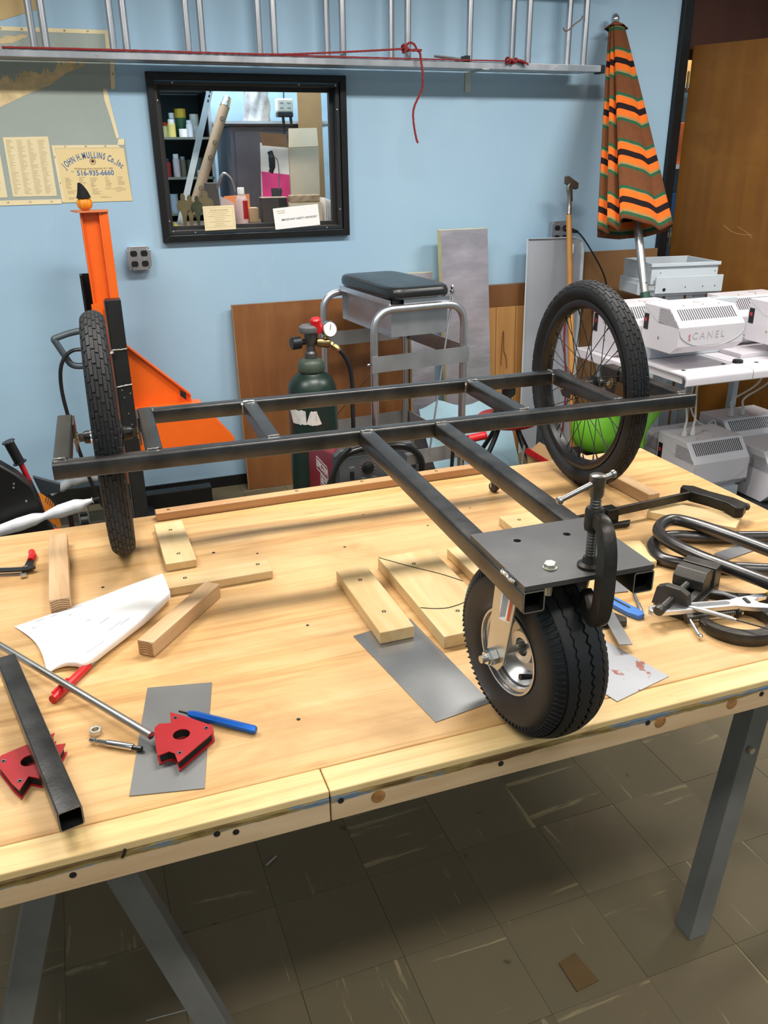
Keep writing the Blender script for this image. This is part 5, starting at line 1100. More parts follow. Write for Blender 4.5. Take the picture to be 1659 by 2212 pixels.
g = G(); vs = []; drops = []
NT_ = 40
for j in range(NT_ + 1):
    tq = j / NT_
    for i in range(NA):
        a = 360 * i / NA; f = rad(a); base = .043 + .172 * tq ** .95
        r = base * (f + (1 - f) * (.55 * (1 - tq) ** 2)); hem = .17 * (1 - f) * CL * tq ** .8 * (1 if a < 190 else .3)
        p = UT + ud * (.045 + CL * tq + hem) + (ux * math.cos(R(a)) + uy * math.sin(R(a)) * .62) * r
        p += ux * (-.036 * tq)
        if p.y > 4.148: p.y = 4.148
        vs.append(p); drops.append(tq)
fs = [(j * NA + i, j * NA + (i + 1) % NA, (j + 1) * NA + (i + 1) % NA, (j + 1) * NA + i) for j in range(NT_) for i in range(NA)]
g.add(vs, fs); lay = g.b.verts.layers.float.new('drop')
g.b.verts.ensure_lookup_table()
for v, dq in zip(g.b.verts, drops): v[lay] = dq
co = part('canopy', g, t.m, um, smooth=70); sm = co.modifiers.new('cloth', 'SOLIDIFY'); sm.thickness = .003; sm.offset = 0
def upt(s, a=0, r=0): return UT + ud * s + (ux * math.cos(R(a)) + uy * math.sin(R(a)) * .62) * r
part('top_ruffle', G().grid(40, 3, lambda s, q: upt(.022 + .030 * q, 360 * s, .020 + .046 * q * (1 + .12 * math.sin(6 * 2 * math.pi * s)) - .006 * (q > .9))), mat('brown_canvas', '7a3f22', .85), um, smooth=60)
part('finial', G().lathe([(.012, .0), (.019, .008), (.021, .024), (.014, .040), (.004, .046)], UT + ud * .022, -ud, 16), chrome, um)
part('pole', G().cyl(upt(.05), upt(uL - .02), .0205, n=18), mat('dull_pole', (.55, .55, .54), .35, .9, .1), um)
k_ = (1.375); part('collar', G().cyl(upt(k_), upt(k_ + .10), .0235, n=18), mat('green_collar', '1f4a3a', .4), um)
part('pin_hole', G().cyl(upt(k_ - .05) + V((-.002, -.0198, 0)), upt(k_ - .05) + V((-.003, -.0222, 0)), .005, n=8), hole, um)
for a in (20, 78, 140, 200, 252, 300): part('rib_tip', G().cyl(upt(CL - .02, a, .145) + ux * -.02, upt(CL + .035, a, .15) + ux * -.02, .0045, n=8), mat('rib_wood', '5a4433', .5), um)
# ---- orange lift
lf = thing('material_lift', 'orange and black steel mast lift with triangular orange fork standing by the wall', 'lift', (.15, 3.78, 0))
def poly_y(pts, y0, y1): return G().prism(pts, -y1, -y0, Matrix(((1, 0, 0, 0), (0, 0, -1, 0), (0, 1, 0, 0), (0, 0, 0, 1))))
ly = 3.80
part('mast_channel', G().hexa([(.098, ly, .2), (.104, ly, .2), (.104, ly + .09, .2), (.098, ly + .09, .2)], [(.094, ly, 1.395), (.100, ly, 1.395), (.100, ly + .09, 1.395), (.094, ly + .09, 1.395)])
     .box(.0985, .1655, ly + .02, ly + .026, .2, 1.395).box(.1655, .1715, ly - .0, ly + .09, .2, 1.395).box(.172, .203, ly - .0, ly + .006, .2, 1.395), orange, lf, smooth=0, bevel=.0015)
part('mast_cap', G().hexa([(.085, ly - .03, 1.3955), (.207, ly - .006, 1.3955), (.207, ly + .10, 1.3955), (.06, ly + .10, 1.3955)], [(.085, ly - .03, 1.401), (.207, ly - .006, 1.401), (.207, ly + .10, 1.401), (.06, ly + .10, 1.401)]), mat('faded_orange', 'd97a4a', .5), lf, smooth=0)
part('guide_plate', poly_y([(.086, .985), (.128, .985), (.128, 1.035), (.086, 1.03)], ly - .012, ly - .004), orange, lf, smooth=0)
part('side_channel', G().box(.058, .068, ly + .04, ly + .11, .3, 1.145).box(.068, .098, ly + .10, ly + .11, .3, 1.145), blackpaint, lf, smooth=0, bevel=.001)
py_ = 3.66
part('post', G().box(.139, .201, py_, py_ + .06, .06, 1.062), mat('dark_post', (.02, .021, .021), .38, .3, .2, 8), lf, smooth=0, bevel=.003)
part('post_flange', G().box(.1335, .1385, py_ - .004, py_ + .03, .09, 1.06), mat('worn_flange', (.13, .13, .13), .35, .8), lf, smooth=0)
for z in (.855, .70): part('weld', G().tube([(.139 + .062 * i / 9, py_ - .001 + random.uniform(-.001, .001), z + .004 * i / 9 + random.uniform(-.0015, .0015)) for i in range(10)], .0035, 6), weld, lf)
part('weld', G().lathe([(.002, 0), (.010, .003), (.012, .010), (.004, .016)], (.136, py_ - .006, .842), (0, -.3, 1), 8), weld, lf)
for x, z in ((.158, .685), (.19, .668), (.163, .652), (.172, .58), (.18, .53)): part('rivet', G().cyl((x, py_ - .0005, z), (x, py_ - .003, z), .003, n=8), zinc, lf)
fy = 3.74
part('fork_gusset', poly_y([(.2015, .852), (.225, .83), (.452, .612), (.455, .585), (.2015, .585)], fy, fy + .006), orange, lf, smooth=0)
part('fork_flange', G().hexa([(.2025, fy - .02, .862), (.2025, fy + .03, .862), (.2025, fy + .03, .855), (.2025, fy - .02, .855)], [(.452, fy - .02, .620), (.452, fy + .03, .620), (.452, fy + .03, .612), (.452, fy - .02, .612)]), mat('deep_orange', 'dc5a10', .45), lf, smooth=0)
part('fork_blade', poly_y([(.2015, .5845), (.49, .5845), (.625, .405), (.618, .385), (.2015, .385)], fy - .06, fy + .03), orange, lf, smooth=0, bevel=.002)
part('fork_slot', poly_y([(.405, .645), (.43, .632), (.428, .60), (.405, .62)], fy - .0265, fy - .0205), hole, lf, smooth=0)
part('base_leg', G().box(.155, .525, 3.88, 3.945, .03, .11), mat('black_tube', (.012, .014, .015), .35, .2), lf, smooth=0, bevel=.004)
part('base_leg', G().box(-.25, .155, 3.86, 3.945, .12, .20), MC['black_tube'], lf, smooth=0, bevel=.004)
part('base_plate', G().box(.10, .24, 3.64, 3.95, .02, .06), MC['black_tube'], lf, smooth=0, bevel=.003)
part('base_roller', G().cyl((.48, 3.885, .026), (.48, 3.94, .026), .025, n=16), black, lf)
hx = [(.08, 3.72, .945), (-.02, 3.72, .93), (-.083, 3.70, .915), (-.075, 3.70, .90), (-.03, 3.70, .80), (.01, 3.71, .79), (.09, 3.72, .80)]
part('handle', G().tube(fillet(hx, .02), .0135, 12), mat('grey_handle', '4c565c', .4, .2), lf)
part('lift_cable', G().tube(spline([(.105, 3.70, .77), (.06, 3.68, .84), (.02, 3.67, .868), (-.03, 3.67, .86), (-.068, 3.67, .81), (-.082, 3.68, .72), (-.075, 3.68, .60), (-.05, 3.68, .42), (-.01, 3.70, .22), (.04, 3.74, .07)], 8), .008, 9), black, lf)
ca = hub('caster', lf)
part('fork', G().box(-.105, -.055, 3.84, 3.89, .085, .118), chrome, ca, smooth=0, bevel=.004); part('fork_side', G().box(-.102, -.098, 3.845, 3.885, .03, .0845), chrome, ca, smooth=0); part('fork_side', G().box(-.062, -.058, 3.845, 3.885, .03, .0845), chrome, ca, smooth=0)
part('wheel', G().cyl((-.096, 3.865, .034), (-.064, 3.865, .034), .032, n=20), black, ca)
# pumpkin ornament with black fuzzy hat on the mast
pk = thing('gourd_ornament', 'small orange gourd ornament with fuzzy black hat perched on the orange mast', 'ornament', (.118, 3.84, 1.4015))
part('gourd', G().grid(48, 16, lambda s, q: (.118 + (.030 * math.sin(math.pi * q) ** .8 * (1 + .07 * math.cos(9 * 2 * math.pi * s))) * math.cos(2 * math.pi * s), 3.84 + (.030 * math.sin(math.pi * q) ** .8 * (1 + .07 * math.cos(9 * 2 * math.pi * s))) * math.sin(2 * math.pi * s), 1.4018 + .026 - .026 * math.cos(math.pi * q))), mat('gourd_skin', 'e08a1c', .5, 0, .12, 20), pk, smooth=80)
g = G(); random.seed(2)
def hatp(t_): return V((.118 - .012 * t_ * t_, 3.84, 1.449 + .058 * t_)), .026 * (1 - t_) ** .75 + .004
hp = [hatp(i / 8) for i in range(9)]; g.tube([p for p, r in hp], [r for p, r in hp], 12)
for k in range(340):
    p, r = hatp(random.random() ** 1.3); a = random.uniform(0, 6.283); d = V((math.cos(a), math.sin(a), random.uniform(-.3, .6))); q = p + V((math.cos(a), math.sin(a), 0)) * r * .9
    e_ = q + d * random.uniform(.003, .007); s1 = V((-math.sin(a), math.cos(a), 0)) * .0009; g.add([q - s1, q + s1, e_], [(0, 1, 2)])
part('fuzzy_hat', g, mat('black_fuzz', (.006, .006, .006), .9), pk, smooth=0)
# ---- black machine with red handle at the far end of the table
bm_ = thing('tilting_hopper', 'black curved machine housing with orange warning label and gripped red lever', 'machine', (-.35, 2.75, 0))
hy0, hy1 = 2.60, 2.655
hpts = [(-.62, .10), (-.62, .70), (-.5, .77), (-.33, .785), (-.268, .757), (-.225, .718), (-.188, .672), (-.172, .61), (-.16, .54), (-.13, .44), (-.12, .30), (-.2, .10)]
part('housing', poly_y(hpts[::-1], hy0, hy1), mat('black_sheet', (.006, .006, .0065), .4, .1, .2), bm_, smooth=30, bevel=.006)
part('warning_label', G().hexa([(x, hy0 - .0006, z) for x, z in ((-.1735, .655), (-.145, .628), (-.133, .606), (-.1245, .535), (-.131, .526), (-.160, .560))], [(x, hy0 - .0016, z) for x, z in ((-.1735, .655), (-.145, .628), (-.133, .606), (-.1245, .535), (-.131, .526), (-.160, .560))]), mat('label_orange', 'e0801e', .5), bm_, 'orange label with black print lines', smooth=0)
g = G()
for k in range(6): g.bar((-.158 + k * .005, hy0 - .0018, .618 - k * .006), (-.150 + k * .005, hy0 - .0018, .640 - k * .006), .0005, .0022)
part('label_print', g, ink, bm_, smooth=0)
for x, z in ((-.236, .690), (-.239, .678), (-.211, .630)): part('rivet', G().cyl((x, hy0 - .0002, z), (x, hy0 - .003, z), .003, n=8), zinc, bm_)
part('side_arm', poly_y([(-.186, .676), (-.110, .640), (-.115, .615), (-.17, .612)], 2.68, 2.70), mat('slate_arm', '2c353a', .45), bm_, smooth=0)
part('lever', G().cyl((-.180, 2.69, .58), (-.2165, 2.69, .735), .0085, n=12), mat('red_lever', 'b01a28', .35), bm_)
part('grip', rod_between(G(), (-.2155, 2.69, .724), (-.2375, 2.69, .798), [(0, .0215), (.04, .0215), (.05, .0155), (.95, .0155), (.96, .0205), (1, .019)], 18), black, bm_)
part('foot_rail', G().bar((-.20, 2.67, .50), (-.06, 2.67, .46), .02, .02), redp, bm_, smooth=0)
part('stand_leg', G().box(-.105, -.09, 2.70, 2.75, 0, .55), black, bm_, smooth=0); part('stand_leg', G().box(-.6, -.57, 2.61, 2.65, 0, .0995), black, bm_, smooth=0); part('stand_base', G().box(-.6, -.09, 2.66, 2.695, .0, .035), black, bm_, smooth=0)
wt = thing('wrapped_bar', 'bar wrapped in white plastic film, bunched like sausages beside the black machine', 'bar', (-.2, 2.55, .58))
wp = [(-.46, 2.56, .545), (-.36, 2.56, .548), (-.30, 2.555, .562), (-.24, 2.55, .576), (-.195, 2.55, .586), (-.165, 2.55, .591), (-.12, 2.55, .600), (-.07, 2.55, .611), (-.045, 2.55, .617), (-.02, 2.55, .622)]
wr_ = [.022, .016, .017, .021, .019, .011, .021, .021, .011, .0055]
P_ = spline(wp, 5); rr_ = [wr_[min(i // 5, 8)] * (1 - (i % 5) / 5) + wr_[min(i // 5 + 1, 9)] * ((i % 5) / 5) for i in range(len(P_))]
film = mat('white_film', (.62, .62, .64), .25, 0, .08, 20, .4, 60)
part('film', G().tube(P_, rr_, 16), film, wt); part('core_bar', G().cyl((-.475, 2.56, .543), (-.0, 2.55, .6265), .0045, n=8), black, wt)
part('support_arm', G().bar((-.44, 2.565, .53), (-.44, 2.5985, .50), .012, .012), black, wt, smooth=0)
w2 = thing('film_roll', 'grey bunched plastic film tied on the lift base behind the wrapped bar', 'film', (-.12, 3.7, .3))
part('film', G().tube(spline([(-.20, 3.78, .215), (-.145, 3.78, .245), (-.09, 3.78, .27), (-.03, 3.78, .275), (.02, 3.78, .265)], 5), [.012] * 4 + [.022] * 5 + [.030] * 6 + [.024] * 4 + [.014] * 2, 14), mat('grey_film', (.32, .33, .34), .3, 0, .15, 20, .5, 50), w2)
# ---- padded aluminium stool
sx0, sy0, sa = 1.387, 3.655, 5.2
MS = tr(sx0, sy0, 0) @ rz(sa)
so = thing('work_stool', 'tall tubular aluminium stool with black padded top and open metal box', 'stool', (sx0, sy0, 0), rot=sa)
HW_, HD = .220, .290
for y in (-HD, HD):
    part('tube_frame', G().tube(fillet([(-HW_ - .004, y, .018), (-HW_, y, .995), (HW_, y, .995), (HW_ + .004, y, .018)], .095, 8), .0168, 14), alu, so, local=True)
for x in (-HW_, HW_):
    for y in (-HD, HD): part('foot_cap', G().cyl((x + math.copysign(.004, x), y, 0.001), (x + math.copysign(.004, x), y, .017), .020, n=14), black, so, local=True)
for y, s in ((-HD, -1), (HD, 1)):
    part('brace', G().box(-HW_ - .02, HW_ + .02, y + s * .0172, y + s * .0202, .735, .805), alu_flat, so, local=True, smooth=0)
    part('brace', G().box(-HW_ - .02, HW_ + .02, y + s * .0172, y + s * .0202, .285, .355), alu_flat, so, local=True, smooth=0)
for x, s in ((-HW_, -1), (HW_, 1)):
    if s > 0: part('brace', G().box(x + s * .0175, x + s * .0205, -HD - .02, HD + .02, .735, .805), alu_flat, so, local=True, smooth=0)
    part('brace', G().box(x + s * .0205, x + s * .0235, -HD - .02, HD + .02, .285, .355), alu_flat, so, local=True, smooth=0)
    for y in (-HD, HD): part('bolt', G().cyl((x + s * .021, y, .77), (x + s * .033, y, .77), .006, n=8), chrome, so, local=True)
bx0, bx1, by0, by1 = -.13, .145, -.272, .265
bz0, bz1 = .872, 1.010
g = G()
for b in ((bx0, bx1, by0, by1, bz0, bz0 + .003), (bx1 - .003, bx1, by0, by1, bz0 + .003, bz1), (bx0, bx1 - .003, by0, by0 + .003, bz0 + .003, bz1), (bx0, bx1 - .003, by1 - .003, by1, bz0 + .003, bz1)): g.box(*b)
part('box', g, alu_flat, so, local=True, smooth=0)
part('box_inner_wall', G().box(bx0 + .02, bx0 + .023, by0 + .0035, by1 - .0035, bz0 + .0035, bz1), alu_flat, so, local=True, smooth=0)
part('rim_angle', G().box(bx0 - .012, bx0 - .004, by0 - .004, by1, 1.010, 1.030).box(bx0 - .012, bx0 + .03, by0 - .004, by1, 1.0070, 1.0098), alu, so, local=True, smooth=0)
part('rim_angle', G().box(bx0 + .055, bx1 + .004, by0 - .012, by0 - .008, 1.006, 1.030), alu, so, local=True, smooth=0)
def cush(s, q):
    a = 2 * math.pi * s; e = .28; cx = math.copysign(abs(math.cos(a)) ** e, math.cos(a)); cy_ = math.copysign(abs(math.sin(a)) ** e, math.sin(a))
    prof = [(.96, 0), (1.0, .012), (1.0, .030), (.975, .044), (.93, .050), (.80, .053), (.5, .055), (.0, .056)]
    k = q * 7; i = min(int(k), 6); f = k - i; r = prof[i][0] * (1 - f) + prof[i + 1][0] * f; h = prof[i][1] * (1 - f) + prof[i + 1][1] * f
    return ((bx0 + bx1) / 2 + .15 * cx * r, (by0 + by1) / 2 - .0 + .30 * cy_ * r, 1.0305 + h)
part('cushion', G().grid(64, 21, cush), mat('black_vinyl', (.012, .013, .013), .32, 0, .15, 10, .12, 150), so, local=True, smooth=70)
part('cushion_base', G().box(bx0 + .01, bx1 - .01, by0 + .01, by1 - .01, 1.0102, 1.032), black, so, local=True, smooth=0)
part('latch_arm', G().box(bx1 - .01, bx1 + .04, by0 + .005, by0 + .022, 1.0325, 1.036), alu, so, local=True, smooth=0)
part('prop_rod', G().tube([(bx1 + .032, by0 + .012, 1.02), (.02, -.345, .33)], .0045, 8), alu, so, local=True)
part('rod_knob', G().lathe([(.005, 0), (.011, .006), (.011, .012), (.006, .016), (.006, .024), (.008, .030), (.004, .036)], (bx1 + .030, by0 + .012, 1.0362), (0, 0, 1), 12), chrome, so, local=True)
part('prop_rod', G().tube([(-HW_ - .006, -.30, .75), (-.29, .18, .345)], .0032, 8), mat('bronze_rod', (.32, .22, .14), .4, .8), so, local=True)
# ---- gas cylinder with regulator
gc = thing('gas_cylinder', 'dark green gas cylinder with torn labels and red capped regulator', 'gas cylinder', (.915, 3.36, 0))
cx_, cy_ = .915, 3.36
greenm = mat('bottle_green', '13271f', .35, .1, .2, 8)
part('body', G().lathe([(.095, .001), (.104, .01), (.1045, .68), (.100, .705), (.088, .730), (.070, .748), (.052, .758), (.050, .762)], (cx_, cy_, 0), n=40), greenm, gc)
part('neck_ring', G().lathe([(.054, .7625), (.058, .770), (.054, .800), (.046, .812), (.030, .818)], (cx_, cy_, 0), n=28), mat('olive_ring', '3b463a', .45), gc)
for x0, a0, a1, zz0, zz1 in ((0, 196, 238, .555, .62), (0, 248, 268, .553, .615)):
    part('torn_label', G().tube([(cx_ + .1056 * math.cos(R(a0 + (a1 - a0) * k / 8)), cy_ + .1056 * math.sin(R(a0 + (a1 - a0) * k / 8)), (zz0 + zz1) / 2 + random.uniform(-.005, .005)) for k in range(9)], 1, sec=[(-.0004, -.03), (.0004, -.03), (.0004, .03), (-.0004, .03)]), mat('torn_label', 'cbc8bf', .7, 0, .15, 40), gc, smooth=0)
rg = mat('regulator_grey', (.10, .10, .095), .4, .7, .3, 25)
part('valve_stem', G().lathe([(.026, .8185), (.026, .84), (.018, .848), (.018, .87)], (cx_ + .002, cy_, 0), n=18), rg, gc)
part('valve_body', G().lathe([(.018, .8705), (.026, .885), (.028, .915), (.026, .925)], (cx_ + .004, cy_, 0), n=18), rg, gc)
part('top_knob', G().lathe([(.040, .9255), (.043, .930), (.043, .948), (.034, .956), (.010, .958)], (cx_, cy_, 0), n=24), mat('grey_knob', (.12, .125, .13), .6), gc)
part('side_knob', rod_between(G(), (cx_ - .016, cy_, .888), (cx_ - .082, cy_ - .01, .886), [(0, .012), (.4, .012), (.42, .026), (.95, .026), (1, .022)], 18), black, gc)
part('regulator', G().lathe([(.016, 0), (.020, .01), (.020, .05), (.012, .06)], (cx_ + .025, cy_ - .012, .885), (1, -.1, -.15), 16), brass, gc)
part('adjusting_cap', rod_between(G(), (cx_ + .030, cy_ - .01, .925), (cx_ + .022, cy_ - .02, .985), [(0, .021), (.06, .0245), (.9, .023), (1, .017)], 14), redp, gc, smooth=30)
ga = hub('gauge', gc); gp0 = V((cx_ + .080, cy_ - .03, .938)); gax = V((.25, -1, .22)).normalized()
part('case', G().lathe([(.030, -.022), (.0335, -.018), (.0335, .0), (.031, .003), (.031, .0)], gp0, gax, 24), chrome, ga); part('dial', G().lathe([(.0305, .0005), (.001, .0008)], gp0, gax, 24), mat('gauge_face', 'e9e6e2', .5), ga)
part('needle', G().bar(gp0 + gax * .0015 + V((0, 0, -.006)), gp0 + gax * .0015 + V((.004, 0, .020)), .0022, .0008, gax), ink, ga, smooth=0)
part('gauge_stem', G().cyl((cx_ + .055, cy_ - .018, .885), (cx_ + .072, cy_ - .012, .918), .008, n=8), brass, gc)
hs = thing('gas_hose', 'black gas hose running from the regulator down to the welding machine', 'hose', (1.03, 3.3, .5))
part('hose', G().tube(spline([(cx_ + .085, cy_ - .02, .872), (cx_ + .125, cy_ - .03, .84), (cx_ + .158, cy_ - .03, .78), (cx_ + .170, cy_ - .03, .70), (cx_ + .168, cy_ - .035, .62), (cx_ + .165, cy_ - .045, .50), (cx_ + .16, cy_ - .05, .25), (cx_ + .16, cy_ - .05, .012)], 8), .0095, 10), black, hs)
part('hose_nut', rod_between(G(), (cx_ + .075, cy_ - .018, .878), (cx_ + .118, cy_ - .028, .846), [(0, .013), (.3, .014), (.32, .010), (.5, .014), (.7, .014), (1, .011)], 6), brass, hs, smooth=30)
# ---- welding machine on its cart
we = thing('welding_machine', 'red and grey welding machine with black arched handle, in front of the gas cylinder', 'welder', (1.02, 3.03, .22))
WB = mat('welder_red', '7e1222', .35, 0, .1, 5)
part('case', G().hexa([(.851, 2.88, .222), (1.185, 2.88, .222), (1.185, 2.88, .555), (1.165, 2.88, .578), (.872, 2.88, .578), (.851, 2.88, .555)], [(.851, 3.23, .222), (1.185, 3.23, .222), (1.185, 3.23, .49), (1.165, 3.23, .512), (.872, 3.23, .512), (.851, 3.23, .49)]), WB, we, smooth=0, bevel=.005)
part('front_bezel', G().prism([(.848, .220), (1.188, .220), (1.188, .548), (1.165, .576), (.872, .576), (.848, .555)], -2.8795, -2.845, Matrix(((1, 0, 0, 0), (0, 0, -1, 0), (0, 1, 0, 0), (0, 0, 0, 1)))), mat('welder_grey', '3a3c3e', .5, 0, .1, 10), we, smooth=0, bevel=.008, seg=3)
part('front_panel', G().box(.866, 1.17, 2.842, 2.8448, .235, .545), mat('panel_grey', '4b4e50', .5), we, smooth=0)
part('output_knob', G().lathe([(.024, 0), (.024, .004), (.019, .006), (.017, .020), (.014, .022)], (.980, 2.8415, .494), (0, -1, 0), 20), black, we)
g = G()
for k in range(11):
    a = R(-220 + k * 26); c_ = V((.980 + .031 * math.cos(a), 2.8412, .494 - .031 * math.sin(a))); g.cyl(c_, c_ + V((0, -.0006, 0)), .0022, n=6)
part('dial_marks', g, mat('dial_red', 'b0604a', .6), we, smooth=0)
part('power_switch', G().box(.908, .924, 2.836, 2.8418, .455, .490), black, we, smooth=0, bevel=.002)
part('panel_lettering', text(text(text(text(G(), 'ON', wm(.916, 2.8415, .503), .012), 'OFF', wm(.916, 2.8415, .440), .012), 'MIN', wm(.962, 2.8415, .455), .009), 'MAX', wm(1.005, 2.8415, .455), .009), mat('panel_print', 'a9abad', .6), we, smooth=0)
MS_ = tr(.8505, 3.02, .415) @ Matrix(((0, 0, -1, 0), (-1, 0, 0, 0), (0, 1, 0, 0), (0, 0, 0, 1)))
def outline(x0, x1, z0, z1, w):
    g = G()
    for a, b, c_, d in ((x0, x1, z0, z0 + w), (x0, x1, z1 - w, z1), (x0, x0 + w, z0, z1), (x1 - w, x1, z0, z1)): g.box(a, b, c_, d, .0002, .0008, MS_)
    return g
lg = mat('badge_white', 'd9d4d0', .5)
part('badge_border', outline(-.085, .075, .006, .062, .004), lg, we, smooth=0); part('badge_border', outline(-.035, .095, -.045, .002, .004), lg, we, smooth=0)
part('badge_lettering', text(text(G(), 'LINCOLN', MS_ @ tr(-.005, .034, .0006), .042, True, squash=.80), 'ELECTRIC', MS_ @ tr(.030, -.0215, .0006), .034, True, squash=.72), lg, we, smooth=0)
part('arched_handle', G().tube(spline([(.822, 2.80, .40), (.825, 2.80, .472), (.836, 2.80, .523), (.869, 2.80, .565), (.913, 2.80, .583), (.98, 2.80, .588), (1.077, 2.80, .584), (1.126, 2.80, .570), (1.168, 2.80, .540), (1.187, 2.80, .499), (1.186, 2.80, .44), (1.186, 2.80, .38)], 7), .0125, 12), mat('gloss_black', (.006, .006, .006), .18, 0, .1), we)
part('side_module', G().box(1.13, 1.184, 2.815, 2.8418, .49, .535), alu_flat, we, smooth=0, bevel=.003)
part('top_latch', G().box(.95, .972, 2.885, 2.915, .578, .588), black, we, smooth=0)
wc = thing('welding_cart', 'dark low cart under the welding machine', 'cart', (1.02, 3.0, 0))
part('shelf', G().box(.83, 1.21, 2.82, 3.245, .19, .2195), blackpaint, wc, smooth=0, bevel=.003)
for x in (.85, 1.17):
    for y in (2.85, 3.2): part('leg', G().box(x, x + .025, y, y + .025, .06, .1895), blackpaint, wc, smooth=0); part('wheel', G().cyl((x + .002, y + .0125, .03), (x + .023, y + .0125, .03), .03, n=18), black, wc)
cb2 = thing('torch_cable', 'thick black torch cable crossing the red side of the welding machine', 'cable', (.82, 2.95, .4))
part('cable', G().tube(spline([(.880, 2.74, .620), (.845, 2.745, .585), (.818, 2.75, .53), (.796, 2.76, .47), (.776, 2.78, .40), (.770, 2.82, .30), (.775, 2.86, .16), (.785, 2.9, .012)], 8), .0105, 10), black, cb2)
# ------------------------------------------------------------------ small things on the floor behind the table
rs_ = thing('roller_stool', 'low red round roller stool with black bent legs beyond the table corner', 'stool', (1.94, 3.50, 0))
part('seat', G().lathe([(.02, .372), (.13, .378), (.150, .388), (.155, .402), (.145, .414), (.05, .420), (.0, .421)], (1.94, 3.50, 0), n=36), red, rs_)
for a in (200, 290, 20, 110):
    d = V((math.cos(R(a)), math.sin(R(a)), 0)); c0 = V((1.94, 3.50, 0))
    part('leg', G().tube(fillet([c0 + d * .06 + V((0, 0, .371)), c0 + d * .09 + V((0, 0, .31)), c0 + d * .19 + V((0, 0, .16)), c0 + d * .20 + V((0, 0, .055))], .05), .012, 10), black, rs_)
    part('castor', G().cyl(c0 + d * .19 + V((-d.y * .012, d.x * .012, .027)), c0 + d * .19 + V((d.y * .012, -d.x * .012, .027)), .026, n=16), black, rs_)
jr = thing('polisher_head', 'black capped chrome fitting standing on the red stool', 'fitting', (1.96, 3.54, .421))
part('dome', G().lathe([(.075, .4215), (.072, .445), (.05, .470), (.02, .482), (.012, .50)], (1.96, 3.54, 0), n=28), mat('dark_chrome', (.14, .14, .14), .25, .9), jr)
part('cup', G().lathe([(.022, .5005), (.034, .512), (.035, .575), (.028, .582)], (1.96, 3.54, 0), n=24), black, jr)
part('red_ring', G().lathe([(.025, .5825), (.025, .592), (.01, .594)], (1.96, 3.54, 0), n=24), redp, jr)
rg_ = thing('red_hand_grip', 'red rubber grip on a thin bar beside the foil board', 'handle', (1.68, 3.3, .39))
part('grip', rod_between(G(), (1.628, 3.30, .392), (1.718, 3.30, .400), [(0, .019), (.9, .019), (.92, .021), (1, .019)], 16), redp, rg_); part('bar', G().tube(fillet([(1.6275, 3.30, .392), (1.56, 3.31, .388), (1.55, 3.31, .2), (1.55, 3.31, .004)], .03), .009, 8), black, rg_)
cbx = thing('cardboard_carton', 'open brown carton with red edging on the floor beyond the table corner', 'box', (1.99, 3.22, 0))
part('carton', G().hexa([(1.86, 3.03, .001), (2.06, 2.97, .001), (2.13, 3.22, .001), (1.94, 3.25, .001)], [(1.835, 3.12, .355), (1.97, 2.98, .27), (2.10, 3.13, .27), (1.97, 3.24, .355)]), mat('carton_brown', '8a6a45', .8, 0, .08), cbx, smooth=0)
part('red_edge', G().bar((1.828, 3.115, .372), (1.968, 2.972, .276), .006, .026), red, cbx, smooth=0)
tp_ = thing('blue_tarp', 'pale blue folded sheet lying on the floor beyond the table corner', 'sheet', (1.82, 3.5, 0))
part('sheet', G().grid(14, 8, lambda s, q: (1.66 + .5 * s, 3.74 + .22 * q, .10 + .30 * q - .05 * abs(math.sin(5 * s + 2 * q)))), mat('pale_blue_cloth', '9fc0cd', .8, 0, .06), tp_, smooth=60)
part('sheet_skirt', G().grid(14, 4, lambda s, q: (1.66 + .5 * s, 3.74 - .01 * q, (.10 - .05 * abs(math.sin(5 * s))) * (1 - q) + .002)), MC['pale_blue_cloth'], tp_, smooth=60)
me = thing('metal_strip', 'bright metal strip standing on edge beyond the table corner', 'strip', (1.83, 3.1, .2))
part('strip', G().hexa([(1.735, 3.05, .005), (1.745, 3.05, .005), (1.80, 3.08, .005), (1.79, 3.08, .005)], [(1.775, 3.05, .42), (1.785, 3.05, .42), (1.800, 3.08, .39), (1.79, 3.08, .39)]), chrome, me, smooth=0)
gb = thing('green_bag', 'rounded lime green bag lying behind the spoked wheel near the white table leg', 'bag', (2.35, 3.33, .226))
part('bag', G().grid(44, 18, lambda s, q: (2.35 + .132 * math.sin(math.pi * q) ** .85 * (1 + .03 * math.sin(6 * math.pi * s)) * math.cos(2 * math.pi * s), 3.33 + .115 * math.sin(math.pi * q) ** .85 * math.sin(2 * math.pi * s), .355 - .128 * math.cos(math.pi * q) + .01 * math.sin(4 * math.pi * s) * q)), mat('lime_cloth', '6db32b', .5, 0, .12, 6, .1, 30), gb, smooth=80)
part('flap', G().grid(8, 12, lambda s, q: (2.56 + .12 * s * (1 - .5 * q) + .02 * math.sin(6 * q), 3.27 + .03 * math.sin(5 * s + 4 * q), .52 - .27 * q)), MC['lime_cloth'], gb, smooth=80)
part('strap', G().tube(spline([(2.44, 3.30, .42), (2.50, 3.28, .48), (2.56, 3.27, .515)], 5), .008, 7), MC['lime_cloth'], gb)
bk = thing('black_crate', 'black crate on the floor carrying the lime green bag', 'crate', (2.36, 3.33, 0))
part('crate', G().box(2.20, 2.53, 3.20, 3.45, .002, .226), black, bk, smooth=0, bevel=.006); part('crate_rim', G().box(2.19, 2.54, 3.19, 3.46, .180, .200), black, bk, smooth=0, bevel=.003)
gs_ = thing('grey_post', 'dark grey upright post seen through the spokes of the farther wheel', 'post', (2.16, 3.5, 0))
part('post', G().box(2.13, 2.20, 3.48, 3.54, .0, .44), mat('dark_grey_post', '3c4145', .5), gs_, smooth=0, bevel=.004)
